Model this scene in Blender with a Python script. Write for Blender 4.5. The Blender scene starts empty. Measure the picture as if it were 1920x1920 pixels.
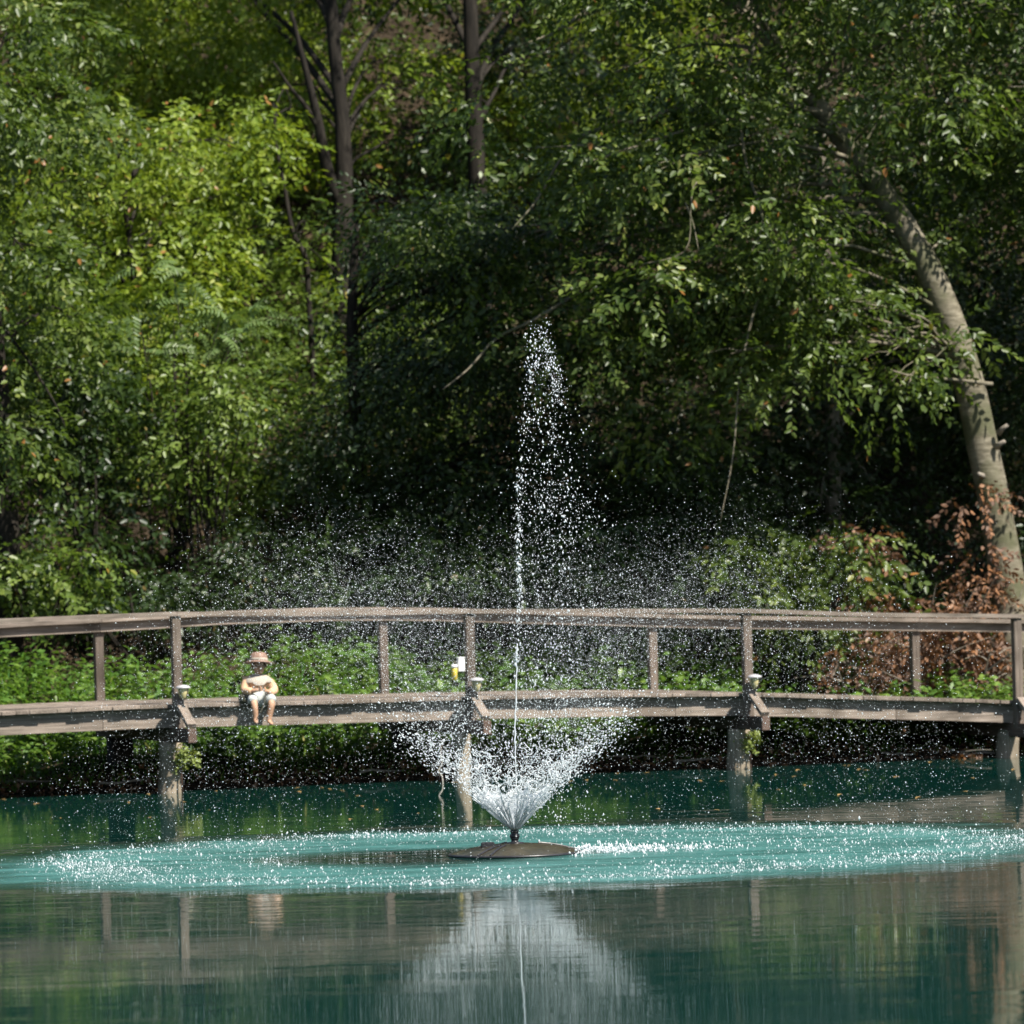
import bpy, bmesh, math, random
import numpy as np
from mathutils import Vector, Matrix

random.seed(7)
rng = np.random.default_rng(11)
S = bpy.context.scene
COL = S.collection

# ------------------------------------------------------------------ camera
F = 11500.0            # focal length in pixels of the 1920 px photograph
HC = 2.56              # eye height above the pond
ROLL = math.radians(1.55)
YH = 40.0              # horizon below picture centre (px)
cs, sn = math.cos(ROLL), math.sin(ROLL)
cam = bpy.data.cameras.new('camera')
cam.sensor_width = 36.0
cam.sensor_fit = 'HORIZONTAL'
cam.lens = F / 1920.0 * 36.0
cam.clip_start = 0.5
cam.clip_end = 2000
cam.dof.use_dof = True
cam.dof.focus_distance = 50.0
cam.dof.aperture_fstop = 3.3
camo = bpy.data.objects.new('camera', cam)
COL.objects.link(camo)
pit = math.atan(YH / F)
fw = Vector((0, math.cos(pit), math.sin(pit)))
up0 = Vector((0, -math.sin(pit), math.cos(pit)))
ri0 = Vector((1, 0, 0))
ri = ri0 * cs - up0 * sn
up = ri0 * sn + up0 * cs
camo.matrix_world = Matrix(((ri.x, up.x, -fw.x, 0), (ri.y, up.y, -fw.y, 0), (ri.z, up.z, -fw.z, HC), (0, 0, 0, 1)))
S.camera = camo

# ------------------------------------------------------------------ light
SUN_AZ, SUN_EL = math.radians(134), math.radians(52)     # azimuth from +Y towards +X
SD = Vector((math.sin(SUN_AZ) * math.cos(SUN_EL), math.cos(SUN_AZ) * math.cos(SUN_EL), math.sin(SUN_EL)))
W = bpy.data.worlds.new('World')
S.world = W
W.use_nodes = True
wn = W.node_tree.nodes
sky = wn.new('ShaderNodeTexSky')
sky.sky_type = 'NISHITA'
sky.sun_disc = False
sky.sun_elevation = SUN_EL
sky.sun_rotation = SUN_AZ
W.node_tree.links.new(sky.outputs[0], wn['Background'].inputs[0])
wn['Background'].inputs[1].default_value = 0.063
sl = bpy.data.lights.new('sun', 'SUN')
sl.energy = 5.0
sl.angle = math.radians(0.5)
sl.color = (1.0, 0.95, 0.86)
so = bpy.data.objects.new('sun', sl)
COL.objects.link(so)
so.rotation_euler = (-SD).to_track_quat('-Z', 'Y').to_euler()
so.location = (20, 30, 40)
S.view_settings.view_transform = 'Standard'
S.view_settings.look = 'None'
S.view_settings.gamma = 1.0
S.view_settings.use_curve_mapping = False
S.view_settings.exposure = 1.12
S.render.engine = 'CYCLES'
S.cycles.use_denoising = True
S.cycles.max_bounces = 6
S.cycles.transparent_max_bounces = 24
S.cycles.caustics_reflective = False
S.cycles.caustics_refractive = False
S.cycles.sample_clamp_indirect = 6.0


def P(px, py, Y):
    """photo pixel + distance -> world point"""
    dx, dy = px - 960.0, py - 960.0
    u = cs * dx - sn * dy
    v = sn * dx + cs * dy
    return Vector((u / F * Y, Y, HC - (v - YH) / F * Y))


# ------------------------------------------------------------------ materials
MATS = {}


def newmat(name):
    m = bpy.data.materials.new(name)
    m.use_nodes = True
    MATS[name] = m
    nt = m.node_tree
    return m, nt.nodes, nt.links, nt.nodes['Principled BSDF'], nt.nodes['Material Output']


def ramp(n, cols):
    r = n.new('ShaderNodeValToRGB')
    e = r.color_ramp.elements
    while len(e) < len(cols):
        e.new(0.5)
    for k, (p, c) in enumerate(cols):
        e[k].position = p
        e[k].color = (*c, 1)
    return r


def leafmat(name, cols, trans=0.35, rough=0.42, spec=0.4, tcol=(0.16, 0.26, 0.02)):
    m, n, l, b, o = newmat(name)
    a = n.new('ShaderNodeAttribute')
    a.attribute_name = 'rnd'
    r = ramp(n, cols)
    l.new(a.outputs['Fac'], r.inputs[0])
    l.new(r.outputs[0], b.inputs['Base Color'])
    b.inputs['Roughness'].default_value = rough
    b.inputs['Specular IOR Level'].default_value = spec
    t = n.new('ShaderNodeBsdfTranslucent')
    mixc = n.new('ShaderNodeMixRGB')
    mixc.blend_type = 'MIX'
    mixc.inputs[0].default_value = 0.6
    l.new(r.outputs[0], mixc.inputs[1])
    mixc.inputs[2].default_value = (*tcol, 1)
    l.new(mixc.outputs[0], t.inputs[0])
    mx = n.new('ShaderNodeMixShader')
    mx.inputs[0].default_value = trans
    l.new(b.outputs[0], mx.inputs[1])
    l.new(t.outputs[0], mx.inputs[2])
    l.new(mx.outputs[0], o.inputs[0])
    return m


leafmat('leaf_beech', [(0, (0.018, 0.036, 0.006)), (0.5, (0.052, 0.084, 0.015)), (0.86, (0.135, 0.175, 0.036)), (0.97, (0.22, 0.22, 0.06)), (1, (0.24, 0.11, 0.03))], rough=0.42, spec=0.36)
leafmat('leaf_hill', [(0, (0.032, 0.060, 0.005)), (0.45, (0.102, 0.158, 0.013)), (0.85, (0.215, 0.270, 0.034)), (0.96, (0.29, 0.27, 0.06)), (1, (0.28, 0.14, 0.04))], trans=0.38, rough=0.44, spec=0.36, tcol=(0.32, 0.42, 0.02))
leafmat('leaf_bush', [(0, (0.034, 0.066, 0.010)), (0.5, (0.086, 0.135, 0.020)), (0.9, (0.165, 0.215, 0.045)), (1, (0.24, 0.16, 0.03))], rough=0.42, spec=0.38)
leafmat('leaf_dark', [(0, (0.009, 0.022, 0.005)), (0.6, (0.022, 0.042, 0.010)), (0.97, (0.052, 0.086, 0.022)), (1, (0.12, 0.09, 0.03))], trans=0.25, rough=0.42, spec=0.4, tcol=(0.08, 0.15, 0.02))  # dark leaf tone that also carries woodland shade in its colour
leafmat('leaf_pinnate', [(0, (0.065, 0.115, 0.032)), (0.5, (0.11, 0.17, 0.05)), (1, (0.17, 0.22, 0.075))], rough=0.40, spec=0.55)
leafmat('grass_blade', [(0, (0.034, 0.100, 0.016)), (0.5, (0.066, 0.160, 0.022)), (0.9, (0.15, 0.25, 0.034)), (1, (0.30, 0.26, 0.08))], trans=0.4, tcol=(0.18, 0.36, 0.02))
leafmat('leaf_weed', [(0, (0.045, 0.105, 0.018)), (0.5, (0.085, 0.165, 0.028)), (1, (0.19, 0.27, 0.055))], trans=0.35, spec=0.5, tcol=(0.15, 0.28, 0.02))
leafmat('leaf_fresh', [(0, (0.12, 0.17, 0.04)), (1, (0.25, 0.30, 0.08))], trans=0.3, tcol=(0.3, 0.35, 0.05))
leafmat('leaf_dead', [(0, (0.045, 0.028, 0.020)), (0.4, (0.125, 0.074, 0.050)), (0.75, (0.22, 0.098, 0.038)), (1, (0.28, 0.19, 0.135))], trans=0.15, rough=0.6, spec=0.3, tcol=(0.4, 0.16, 0.03))


def barkmat(name, c0, c1, c2, scale=9.0, stretch=(1, 1, 0.22), patch=None):
    m, n, l, b, o = newmat(name)
    tc = n.new('ShaderNodeTexCoord')
    mp = n.new('ShaderNodeMapping')
    mp.inputs['Scale'].default_value = stretch
    l.new(tc.outputs['Object'], mp.inputs[0])
    nz = n.new('ShaderNodeTexNoise')
    nz.inputs['Scale'].default_value = scale
    nz.inputs['Detail'].default_value = 6
    nz.inputs['Roughness'].default_value = 0.65
    l.new(mp.outputs[0], nz.inputs[0])
    r = ramp(n, [(0.3, c0), (0.5, c1), (0.72, c2)])
    l.new(nz.outputs[0], r.inputs[0])
    if patch:
        n2 = n.new('ShaderNodeTexNoise')
        n2.inputs['Scale'].default_value = 2.2
        n2.inputs['Detail'].default_value = 3
        l.new(tc.outputs['Object'], n2.inputs[0])
        r2 = ramp(n, [(0.48, (0, 0, 0)), (0.62, (1, 1, 1))])
        l.new(n2.outputs[0], r2.inputs[0])
        mx = n.new('ShaderNodeMixRGB')
        l.new(r2.outputs[0], mx.inputs[0])
        l.new(r.outputs[0], mx.inputs[1])
        mx.inputs[2].default_value = (*patch, 1)
        l.new(mx.outputs[0], b.inputs['Base Color'])
    else:
        l.new(r.outputs[0], b.inputs['Base Color'])
    bp = n.new('ShaderNodeBump')
    bp.inputs['Strength'].default_value = 0.6
    bp.inputs['Distance'].default_value = 0.02
    l.new(nz.outputs[0], bp.inputs['Height'])
    l.new(bp.outputs[0], b.inputs['Normal'])
    b.inputs['Roughness'].default_value = 0.85
    b.inputs['Specular IOR Level'].default_value = 0.2
    return m


barkmat('bark_beech', (0.070, 0.062, 0.042), (0.145, 0.128, 0.092), (0.24, 0.215, 0.16), 11, (0.6, 0.6, 1.6), patch=(0.085, 0.085, 0.048))
barkmat('bark_dark', (0.007, 0.006, 0.0045), (0.016, 0.013, 0.010), (0.034, 0.029, 0.022), 16, (1, 1, 0.18))  # dark bark, lowered further so the stems' shade sits in the colour
barkmat('bark_grey', (0.09, 0.078, 0.06), (0.17, 0.15, 0.12), (0.26, 0.235, 0.19), 20)
barkmat('bark_twig', (0.12, 0.10, 0.08), (0.22, 0.19, 0.155), (0.33, 0.30, 0.25), 30)


def woodmat(name, c0, c1, c2, axis=0, rough=0.75):
    """weathered timber; grain runs along the given local axis"""
    m, n, l, b, o = newmat(name)
    tc = n.new('ShaderNodeTexCoord')
    oi = n.new('ShaderNodeObjectInfo')
    ad = n.new('ShaderNodeVectorMath')
    ad.operation = 'ADD'
    l.new(tc.outputs['Object'], ad.inputs[0])
    sc = n.new('ShaderNodeVectorMath')
    sc.operation = 'SCALE'
    sc.inputs[0].default_value = (7.3, 3.1, 5.7)
    l.new(oi.outputs['Random'], sc.inputs['Scale'])
    l.new(sc.outputs[0], ad.inputs[1])
    mp = n.new('ShaderNodeMapping')
    s = [26, 26, 26]
    s[axis] = 1.1
    mp.inputs['Scale'].default_value = s
    l.new(ad.outputs[0], mp.inputs[0])
    nz = n.new('ShaderNodeTexNoise')
    nz.inputs['Scale'].default_value = 2.0
    nz.inputs['Detail'].default_value = 7
    nz.inputs['Roughness'].default_value = 0.7
    l.new(mp.outputs[0], nz.inputs[0])
    r = ramp(n, [(0.28, c0), (0.5, c1), (0.75, c2)])
    l.new(nz.outputs[0], r.inputs[0])
    n2 = n.new('ShaderNodeTexNoise')
    n2.inputs['Scale'].default_value = 2.6
    n2.inputs['Detail'].default_value = 4
    l.new(ad.outputs[0], n2.inputs[0])
    r2 = ramp(n, [(0.28, (0.45, 0.43, 0.40)), (0.48, (0.9, 0.9, 0.88)), (0.68, (1.15, 1.13, 1.12))])
    l.new(n2.outputs[0], r2.inputs[0])
    mu = n.new('ShaderNodeMixRGB')
    mu.blend_type = 'MULTIPLY'
    mu.inputs[0].default_value = 1
    l.new(r.outputs[0], mu.inputs[1])
    l.new(r2.outputs[0], mu.inputs[2])
    hv = n.new('ShaderNodeHueSaturation')
    mr = n.new('ShaderNodeMapRange')
    mr.inputs[3].default_value = 0.8
    mr.inputs[4].default_value = 1.15
    l.new(oi.outputs['Random'], mr.inputs[0])
    l.new(mr.outputs[0], hv.inputs['Value'])
    l.new(mu.outputs[0], hv.inputs['Color'])
    l.new(hv.outputs[0], b.inputs['Base Color'])
    bp = n.new('ShaderNodeBump')
    bp.inputs['Strength'].default_value = 0.5
    bp.inputs['Distance'].default_value = 0.008
    l.new(nz.outputs[0], bp.inputs['Height'])
    l.new(bp.outputs[0], b.inputs['Normal'])
    b.inputs['Roughness'].default_value = rough
    b.inputs['Specular IOR Level'].default_value = 0.25
    return m


GREY = ((0.080, 0.066, 0.055), (0.200, 0.164, 0.136), (0.315, 0.268, 0.228))
woodmat('wood_x', *GREY, axis=0)
woodmat('wood_y', *GREY, axis=1)
woodmat('wood_z', (0.060, 0.046, 0.037), (0.125, 0.10, 0.082), (0.20, 0.165, 0.138), axis=2)
woodmat('wood_dark_y', (0.05, 0.032, 0.026), (0.12, 0.082, 0.066), (0.20, 0.15, 0.12), axis=1)
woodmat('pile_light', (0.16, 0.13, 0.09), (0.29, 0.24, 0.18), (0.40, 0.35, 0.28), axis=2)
woodmat('pile_shaded', (0.012, 0.010, 0.009), (0.028, 0.024, 0.021), (0.055, 0.048, 0.042), axis=2)  # rear piles: the shade under the deck is put into this colour


def simple(name, col, rough=0.5, spec=0.5, metal=0.0, noise=0.0, scale=30):
    m, n, l, b, o = newmat(name)
    b.inputs['Base Color'].default_value = (*col, 1)
    b.inputs['Roughness'].default_value = rough
    b.inputs['Specular IOR Level'].default_value = spec
    b.inputs['Metallic'].default_value = metal
    if noise:
        tc = n.new('ShaderNodeTexCoord')
        nz = n.new('ShaderNodeTexNoise')
        nz.inputs['Scale'].default_value = scale
        nz.inputs['Detail'].default_value = 4
        l.new(tc.outputs['Object'], nz.inputs[0])
        r = ramp(n, [(0.3, tuple(c * (1 - noise) for c in col)), (0.7, tuple(min(1, c * (1 + noise)) for c in col))])
        l.new(nz.outputs[0], r.inputs[0])
        l.new(r.outputs[0], b.inputs['Base Color'])
    return m


simple('plastic_black', (0.022, 0.021, 0.024), 0.35, 0.5, noise=0.3)
simple('float_shell', (0.040, 0.034, 0.022), 0.28, 0.6, noise=0.45, scale=9)
simple('lamp_grey', (0.36, 0.35, 0.36), 0.45, 0.4, noise=0.2)
simple('lamp_lens', (0.55, 0.48, 0.24), 0.15, 0.6, noise=0.15)
simple('stem_black', (0.018, 0.022, 0.024), 0.4, 0.4, noise=0.2)
simple('statue_skin', (0.42, 0.25, 0.16), 0.55, 0.35, noise=0.18, scale=20)
simple('statue_face', (0.30, 0.19, 0.14), 0.6, 0.3, noise=0.25, scale=30)
simple('statue_shirt', (0.52, 0.33, 0.20), 0.6, 0.3, noise=0.2, scale=22)
simple('statue_grey', (0.34, 0.30, 0.25), 0.7, 0.25, noise=0.2, scale=25)
simple('statue_shorts', (0.42, 0.44, 0.42), 0.6, 0.3, noise=0.2, scale=18)
simple('statue_hat', (0.22, 0.14, 0.105), 0.6, 0.3, noise=0.25, scale=25)
simple('statue_hair', (0.10, 0.06, 0.04), 0.7, 0.2, noise=0.3, scale=40)
simple('statue_dark', (0.05, 0.05, 0.035), 0.6, 0.3, noise=0.3, scale=40)
simple('statue_eye', (0.02, 0.02, 0.02), 0.3, 0.5, noise=0.1)
simple('box_white', (0.74, 0.74, 0.72), 0.5, 0.4, noise=0.06)
simple('bottle_yellow', (0.66, 0.50, 0.06), 0.35, 0.5, noise=0.15)
simple('iron', (0.14, 0.10, 0.08), 0.6, 0.4, metal=0.5, noise=0.3)
simple('stick_pale', (0.50, 0.46, 0.40), 0.7, 0.3, noise=0.2)
simple('floating_leaf', (0.40, 0.25, 0.09), 0.5, 0.4, noise=0.4, scale=3)

# water drops and films: aerated water, mostly scattering, a little clear
m, n, l, b, o = newmat('water_drops')
b.inputs['Base Color'].default_value = (0.84, 0.87, 0.89, 1)
b.inputs['Roughness'].default_value = 0.12
b.inputs['Specular IOR Level'].default_value = 0.8
b.inputs['Transmission Weight'].default_value = 0.12
b.inputs['IOR'].default_value = 1.33
tl = n.new('ShaderNodeBsdfTranslucent')
tl.inputs[0].default_value = (0.9, 0.93, 0.95, 1)
mt = n.new('ShaderNodeMixShader')
mt.inputs[0].default_value = 0.45
l.new(b.outputs[0], mt.inputs[1])
l.new(tl.outputs[0], mt.inputs[2])
l.new(mt.outputs[0], o.inputs[0])
m, n, l, b, o = newmat('water_film')
tl = n.new('ShaderNodeBsdfTranslucent')
tl.inputs[0].default_value = (0.9, 0.93, 0.95, 1)
mt = n.new('ShaderNodeMixShader')
mt.inputs[0].default_value = 0.7
l.new(b.outputs[0], mt.inputs[1])
l.new(tl.outputs[0], mt.inputs[2])
tr = n.new('ShaderNodeBsdfTransparent')
mx = n.new('ShaderNodeMixShader')
at = n.new('ShaderNodeAttribute')
at.attribute_name = 'dens'
tc = n.new('ShaderNodeTexCoord')
mp = n.new('ShaderNodeMapping')
nz = n.new('ShaderNodeTexNoise')
uvn = n.new('ShaderNodeAttribute')
uvn.attribute_name = 'flow'
mp.inputs['Scale'].default_value = (34, 2.2, 1)
l.new(uvn.outputs['Vector'], mp.inputs[0])
l.new(mp.outputs[0], nz.inputs[0])
nz.inputs['Scale'].default_value = 1.0
nz.inputs['Detail'].default_value = 5
r = ramp(n, [(0.30, (0.34, 0.34, 0.34)), (0.62, (1, 1, 1))])
l.new(nz.outputs[0], r.inputs[0])
mu = n.new('ShaderNodeMath')
mu.operation = 'MULTIPLY'
mu.use_clamp = True
l.new(r.outputs[0], mu.inputs[0])
l.new(at.outputs['Fac'], mu.inputs[1])
l.new(mu.outputs[0], mx.inputs[0])
b.inputs['Base Color'].default_value = (0.93, 0.96, 0.97, 1)
b.inputs['Roughness'].default_value = 0.15
b.inputs['Specular IOR Level'].default_value = 0.7
l.new(tr.outputs[0], mx.inputs[1])
l.new(mt.outputs[0], mx.inputs[2])
l.new(mx.outputs[0], o.inputs[0])

# ------------------------------------------------------------------ mesh helpers


def link(o, parent=None):
    COL.objects.link(o)
    if parent is not None:
        o.parent = parent
    return o


def tag(o, label=None, cat=None, group=None, kind=None):
    if label:
        o['label'] = label
    if cat:
        o['category'] = cat
    if group:
        o['group'] = group
    if kind:
        o['kind'] = kind
    return o


def empty(name, loc=(0, 0, 0), rz=0.0):
    o = bpy.data.objects.new(name, None)
    o.location = loc
    o.rotation_euler = (0, 0, rz)
    o.empty_display_size = 0.2
    return link(o)


def obj(name, verts, faces, mat, parent=None, smooth=False):
    me = bpy.data.meshes.new(name)
    me.from_pydata([tuple(v) for v in verts], [], faces)
    me.materials.append(MATS[mat])
    if smooth:
        me.polygons.foreach_set('use_smooth', [True] * len(me.polygons))
    me.update()
    return link(bpy.data.objects.new(name, me), parent)


def npmesh(name, V, Q, mat, parent=None, attrs=None, smooth=False):
    """V (n,3) float, Q (m,k) int faces of equal size"""
    me = bpy.data.meshes.new(name)
    k = Q.shape[1]
    me.vertices.add(len(V))
    me.vertices.foreach_set('co', np.ascontiguousarray(V, dtype=np.float32).ravel())
    me.loops.add(Q.size)
    me.loops.foreach_set('vertex_index', np.ascontiguousarray(Q, dtype=np.int32).ravel())
    me.polygons.add(len(Q))
    me.polygons.foreach_set('loop_start', np.arange(0, Q.size, k, dtype=np.int32))
    me.polygons.foreach_set('loop_total', np.full(len(Q), k, dtype=np.int32))
    if smooth:
        me.polygons.foreach_set('use_smooth', np.ones(len(Q), dtype=bool))
    for an, av in (attrs or {}).items():
        if av.ndim == 1:
            a = me.attributes.new(an, 'FLOAT', 'POINT')
            a.data.foreach_set('value', av.astype(np.float32))
        else:
            a = me.attributes.new(an, 'FLOAT_VECTOR', 'POINT')
            a.data.foreach_set('vector', av.astype(np.float32).ravel())
    me.update(calc_edges=True)
    me.materials.append(MATS[mat])
    return link(bpy.data.objects.new(name, me), parent)


def box_mesh(name, lo, hi, mat, bev=0.006, jit=0.0):
    bm = bmesh.new()
    bmesh.ops.create_cube(bm, size=1)
    for v in bm.verts:
        for k in range(3):
            v.co[k] = (lo[k] + hi[k]) / 2 + v.co[k] * (hi[k] - lo[k]) + (random.uniform(-jit, jit) if jit else 0)
    if bev:
        bmesh.ops.bevel(bm, geom=bm.edges[:], offset=bev, segments=1, affect='EDGES')
    me = bpy.data.meshes.new(name)
    bm.to_mesh(me)
    bm.free()
    me.materials.append(MATS[mat])
    return me


def box(name, lo, hi, mat, parent=None, bev=0.006, jit=0.0):
    return link(bpy.data.objects.new(name, box_mesh(name, lo, hi, mat, bev, jit)), parent)


class MB:
    def __init__(self):
        self.v, self.f = [], []

    def tube(self, pts, rad, seg=8, cap=True):
        pts = [Vector(p) for p in pts]
        nP = len(pts)
        base = len(self.v)
        t0 = (pts[1] - pts[0]).normalized()
        ref = Vector((0, 0, 1)) if abs(t0.z) < 0.9 else Vector((1, 0, 0))
        a = t0.cross(ref).normalized()
        for i, p in enumerate(pts):
            t = (pts[min(i + 1, nP - 1)] - pts[max(i - 1, 0)]).normalized()
            a = (a - t * a.dot(t)).normalized()
            c = t.cross(a)
            r = rad[i] if hasattr(rad, '__len__') else rad
            for k in range(seg):
                w = 2 * math.pi * k / seg
                self.v.append(p + (a * math.cos(w) + c * math.sin(w)) * r)
        for i in range(nP - 1):
            for k in range(seg):
                k2 = (k + 1) % seg
                self.f.append((base + i * seg + k, base + i * seg + k2, base + (i + 1) * seg + k2, base + (i + 1) * seg + k))
        if cap:
            self.f.append(tuple(base + k for k in range(seg))[::-1])
            self.f.append(tuple(base + (nP - 1) * seg + k for k in range(seg)))
        return self

    def lathe(self, prof, seg=24, c=(0, 0, 0)):
        base = len(self.v)
        for (r, z) in prof:
            for k in range(seg):
                w = 2 * math.pi * k / seg
                self.v.append(Vector((c[0] + r * math.cos(w), c[1] + r * math.sin(w), c[2] + z)))
        for i in range(len(prof) - 1):
            for k in range(seg):
                k2 = (k + 1) % seg
                self.f.append((base + i * seg + k, base + i * seg + k2, base + (i + 1) * seg + k2, base + (i + 1) * seg + k))
        self.f.append(tuple(base + k for k in range(seg))[::-1])
        self.f.append(tuple(base + (len(prof) - 1) * seg + k for k in range(seg)))
        return self

    def sweep(self, pts, w, h):
        """box section swept along points (local), width across y, height along z (top at the point)"""
        base = len(self.v)
        for p in pts:
            p = Vector(p)
            for (dy, dz) in ((-w / 2, 0), (w / 2, 0), (w / 2, -h), (-w / 2, -h)):
                self.v.append(Vector((p.x, p.y + dy, p.z + dz)))
        for i in range(len(pts) - 1):
            for k in range(4):
                k2 = (k + 1) % 4
                self.f.append((base + i * 4 + k, base + i * 4 + k2, base + (i + 1) * 4 + k2, base + (i + 1) * 4 + k))
        self.f.append((base, base + 1, base + 2, base + 3)[::-1])
        e = base + (len(pts) - 1) * 4
        self.f.append((e, e + 1, e + 2, e + 3))
        return self

    def build(self, name, mat, parent=None, smooth=False):
        return obj(name, self.v, self.f, mat, parent, smooth)


def spline(pts, nsub=6):
    """Catmull-Rom through Vectors"""
    pts = [Vector(p) for p in pts]
    out = []
    for i in range(len(pts) - 1):
        p0, p1, p2, p3 = pts[max(i - 1, 0)], pts[i], pts[i + 1], pts[min(i + 2, len(pts) - 1)]
        for k in range(nsub):
            t = k / nsub
            out.append(0.5 * ((2 * p1) + (p2 - p0) * t + (2 * p0 - 5 * p1 + 4 * p2 - p3) * t * t + (3 * p1 - p0 - 3 * p2 + p3) * t ** 3))
    out.append(pts[-1])
    return out


def lerpr(r, n_in, nsub):
    x = np.linspace(0, n_in - 1, (n_in - 1) * nsub + 1)
    return list(np.interp(x, np.arange(n_in), r))


def skinmesh(name, verts, edges, rad, mat, parent, sub=2, root=0):
    me = bpy.data.meshes.new(name)
    me.from_pydata(verts, edges, [])
    o = bpy.data.objects.new(name, me)
    COL.objects.link(o)
    sk = o.modifiers.new('s', 'SKIN')
    sk.use_smooth_shade = True
    sb = o.modifiers.new('u', 'SUBSURF')
    sb.levels = sub
    sb.render_levels = sub
    for i, r in enumerate(rad):
        me.skin_vertices[0].data[i].radius = r if hasattr(r, '__len__') else (r, r)
        me.skin_vertices[0].data[i].use_root = (i == root)
    dg = bpy.context.evaluated_depsgraph_get()
    dg.update()
    new = bpy.data.meshes.new_from_object(o.evaluated_get(dg))
    bpy.data.objects.remove(o)
    new.name = name
    new.materials.clear()
    new.materials.append(MATS[mat])
    new.polygons.foreach_set('use_smooth', [True] * len(new.polygons))
    return link(bpy.data.objects.new(name, new), parent)


# ------------------------------------------------------------------ ground and water
BANK = 64.9


def bank_y(X):
    return BANK + 0.30 * np.clip(X, -10, 10) + 0.16 * np.sin(X * 0.9 + 1.0) + 0.12 * np.sin(X * 2.3) + 0.05 * np.sin(X * 6.1)


HP_T = np.array([-8, -0.6, 0.0, 0.25, 0.8, 3.0, 5.0, 7.5, 11.0, 19.0, 32.0, 60.0, 120.0])
HP_Z = np.array([-1.5, -0.35, -0.02, 0.09, 0.15, 0.26, 0.78, 1.6, 3.4, 7.6, 14.5, 24.0, 34.0])


def ground_z(X, Y):
    X = np.asarray(X, float)
    Y = np.asarray(Y, float)
    t = Y - bank_y(X)
    z = np.interp(t, HP_T, HP_Z)
    w = np.clip(t / 2.0, 0, 1)
    z = z + w * (0.10 * np.sin(X * 1.7 + Y * 0.9) + 0.07 * np.sin(X * 0.6 - Y * 1.9 + 2) + 0.04 * np.sin(X * 4.1 + Y * 3.3))
    return z


xs = np.concatenate([np.linspace(-160, -18, 20), np.linspace(-17, 17, 171), np.linspace(18, 160, 20)])
ys = np.concatenate([np.linspace(58, 64, 4), np.linspace(64.6, 72, 62), np.linspace(72.3, 100, 80), np.linspace(102, 190, 24)])
GX, GY = np.meshgrid(xs, ys)
GZ = ground_z(GX, GY)
nx, ny = len(xs), len(ys)
idx = np.arange(nx * ny).reshape(ny, nx)
Q = np.stack([idx[:-1, :-1].ravel(), idx[:-1, 1:].ravel(), idx[1:, 1:].ravel(), idx[1:, :-1].ravel()], 1)
m, n, l, b, o = newmat('forest_soil')
tc = n.new('ShaderNodeTexCoord')
nz = n.new('ShaderNodeTexNoise')
nz.inputs['Scale'].default_value = 3.0
nz.inputs['Detail'].default_value = 8
nz.inputs['Roughness'].default_value = 0.7
l.new(tc.outputs['Object'], nz.inputs[0])
vo = n.new('ShaderNodeTexVoronoi')
vo.inputs['Scale'].default_value = 14
l.new(tc.outputs['Object'], vo.inputs[0])
r = ramp(n, [(0.3, (0.016, 0.012, 0.008)), (0.5, (0.036, 0.026, 0.017)), (0.72, (0.075, 0.052, 0.032))])
l.new(nz.outputs[0], r.inputs[0])
l.new(r.outputs[0], b.inputs['Base Color'])
b.inputs['Roughness'].default_value = 0.95
b.inputs['Specular IOR Level'].default_value = 0.1
bp = n.new('ShaderNodeBump')
bp.inputs['Strength'].default_value = 1.0
bp.inputs['Distance'].default_value = 0.05
ad = n.new('ShaderNodeMath')
l.new(nz.outputs[0], ad.inputs[0])
l.new(vo.outputs[0], ad.inputs[1])
l.new(ad.outputs[0], bp.inputs['Height'])
l.new(bp.outputs[0], b.inputs['Normal'])
tag(npmesh('ground', np.stack([GX.ravel(), GY.ravel(), GZ.ravel()], 1), Q, 'forest_soil', smooth=True), kind='structure')

FX, FY = P(966, 1603, 49.0).x, 48.9          # fountain position
R_IN, R_OUT = 3.0, 4.15

m, n, l, b, o = newmat('pond_water')
tc = n.new('ShaderNodeTexCoord')


def mnode(op, a, bb=None, clamp=False):
    q = n.new('ShaderNodeMath')
    q.operation = op
    q.use_clamp = clamp
    for k, v in enumerate((a, bb)):
        if v is None:
            continue
        if isinstance(v, (int, float)):
            q.inputs[k].default_value = v
        else:
            l.new(v, q.inputs[k])
    return q.outputs[0]


def noise(scale, mapping, detail=3, rough=0.5):
    mp = n.new('ShaderNodeMapping')
    mp.inputs['Scale'].default_value = mapping
    l.new(tc.outputs['Object'], mp.inputs[0])
    q = n.new('ShaderNodeTexNoise')
    q.inputs['Scale'].default_value = scale
    q.inputs['Detail'].default_value = detail
    q.inputs['Roughness'].default_value = rough
    l.new(mp.outputs[0], q.inputs[0])
    return q.outputs[0]


def smooth(x, e0, e1):
    q = n.new('ShaderNodeMapRange')
    q.interpolation_type = 'SMOOTHSTEP'
    q.inputs[1].default_value = e0
    q.inputs[2].default_value = e1
    l.new(x, q.inputs[0])
    return q.outputs[0]


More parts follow.
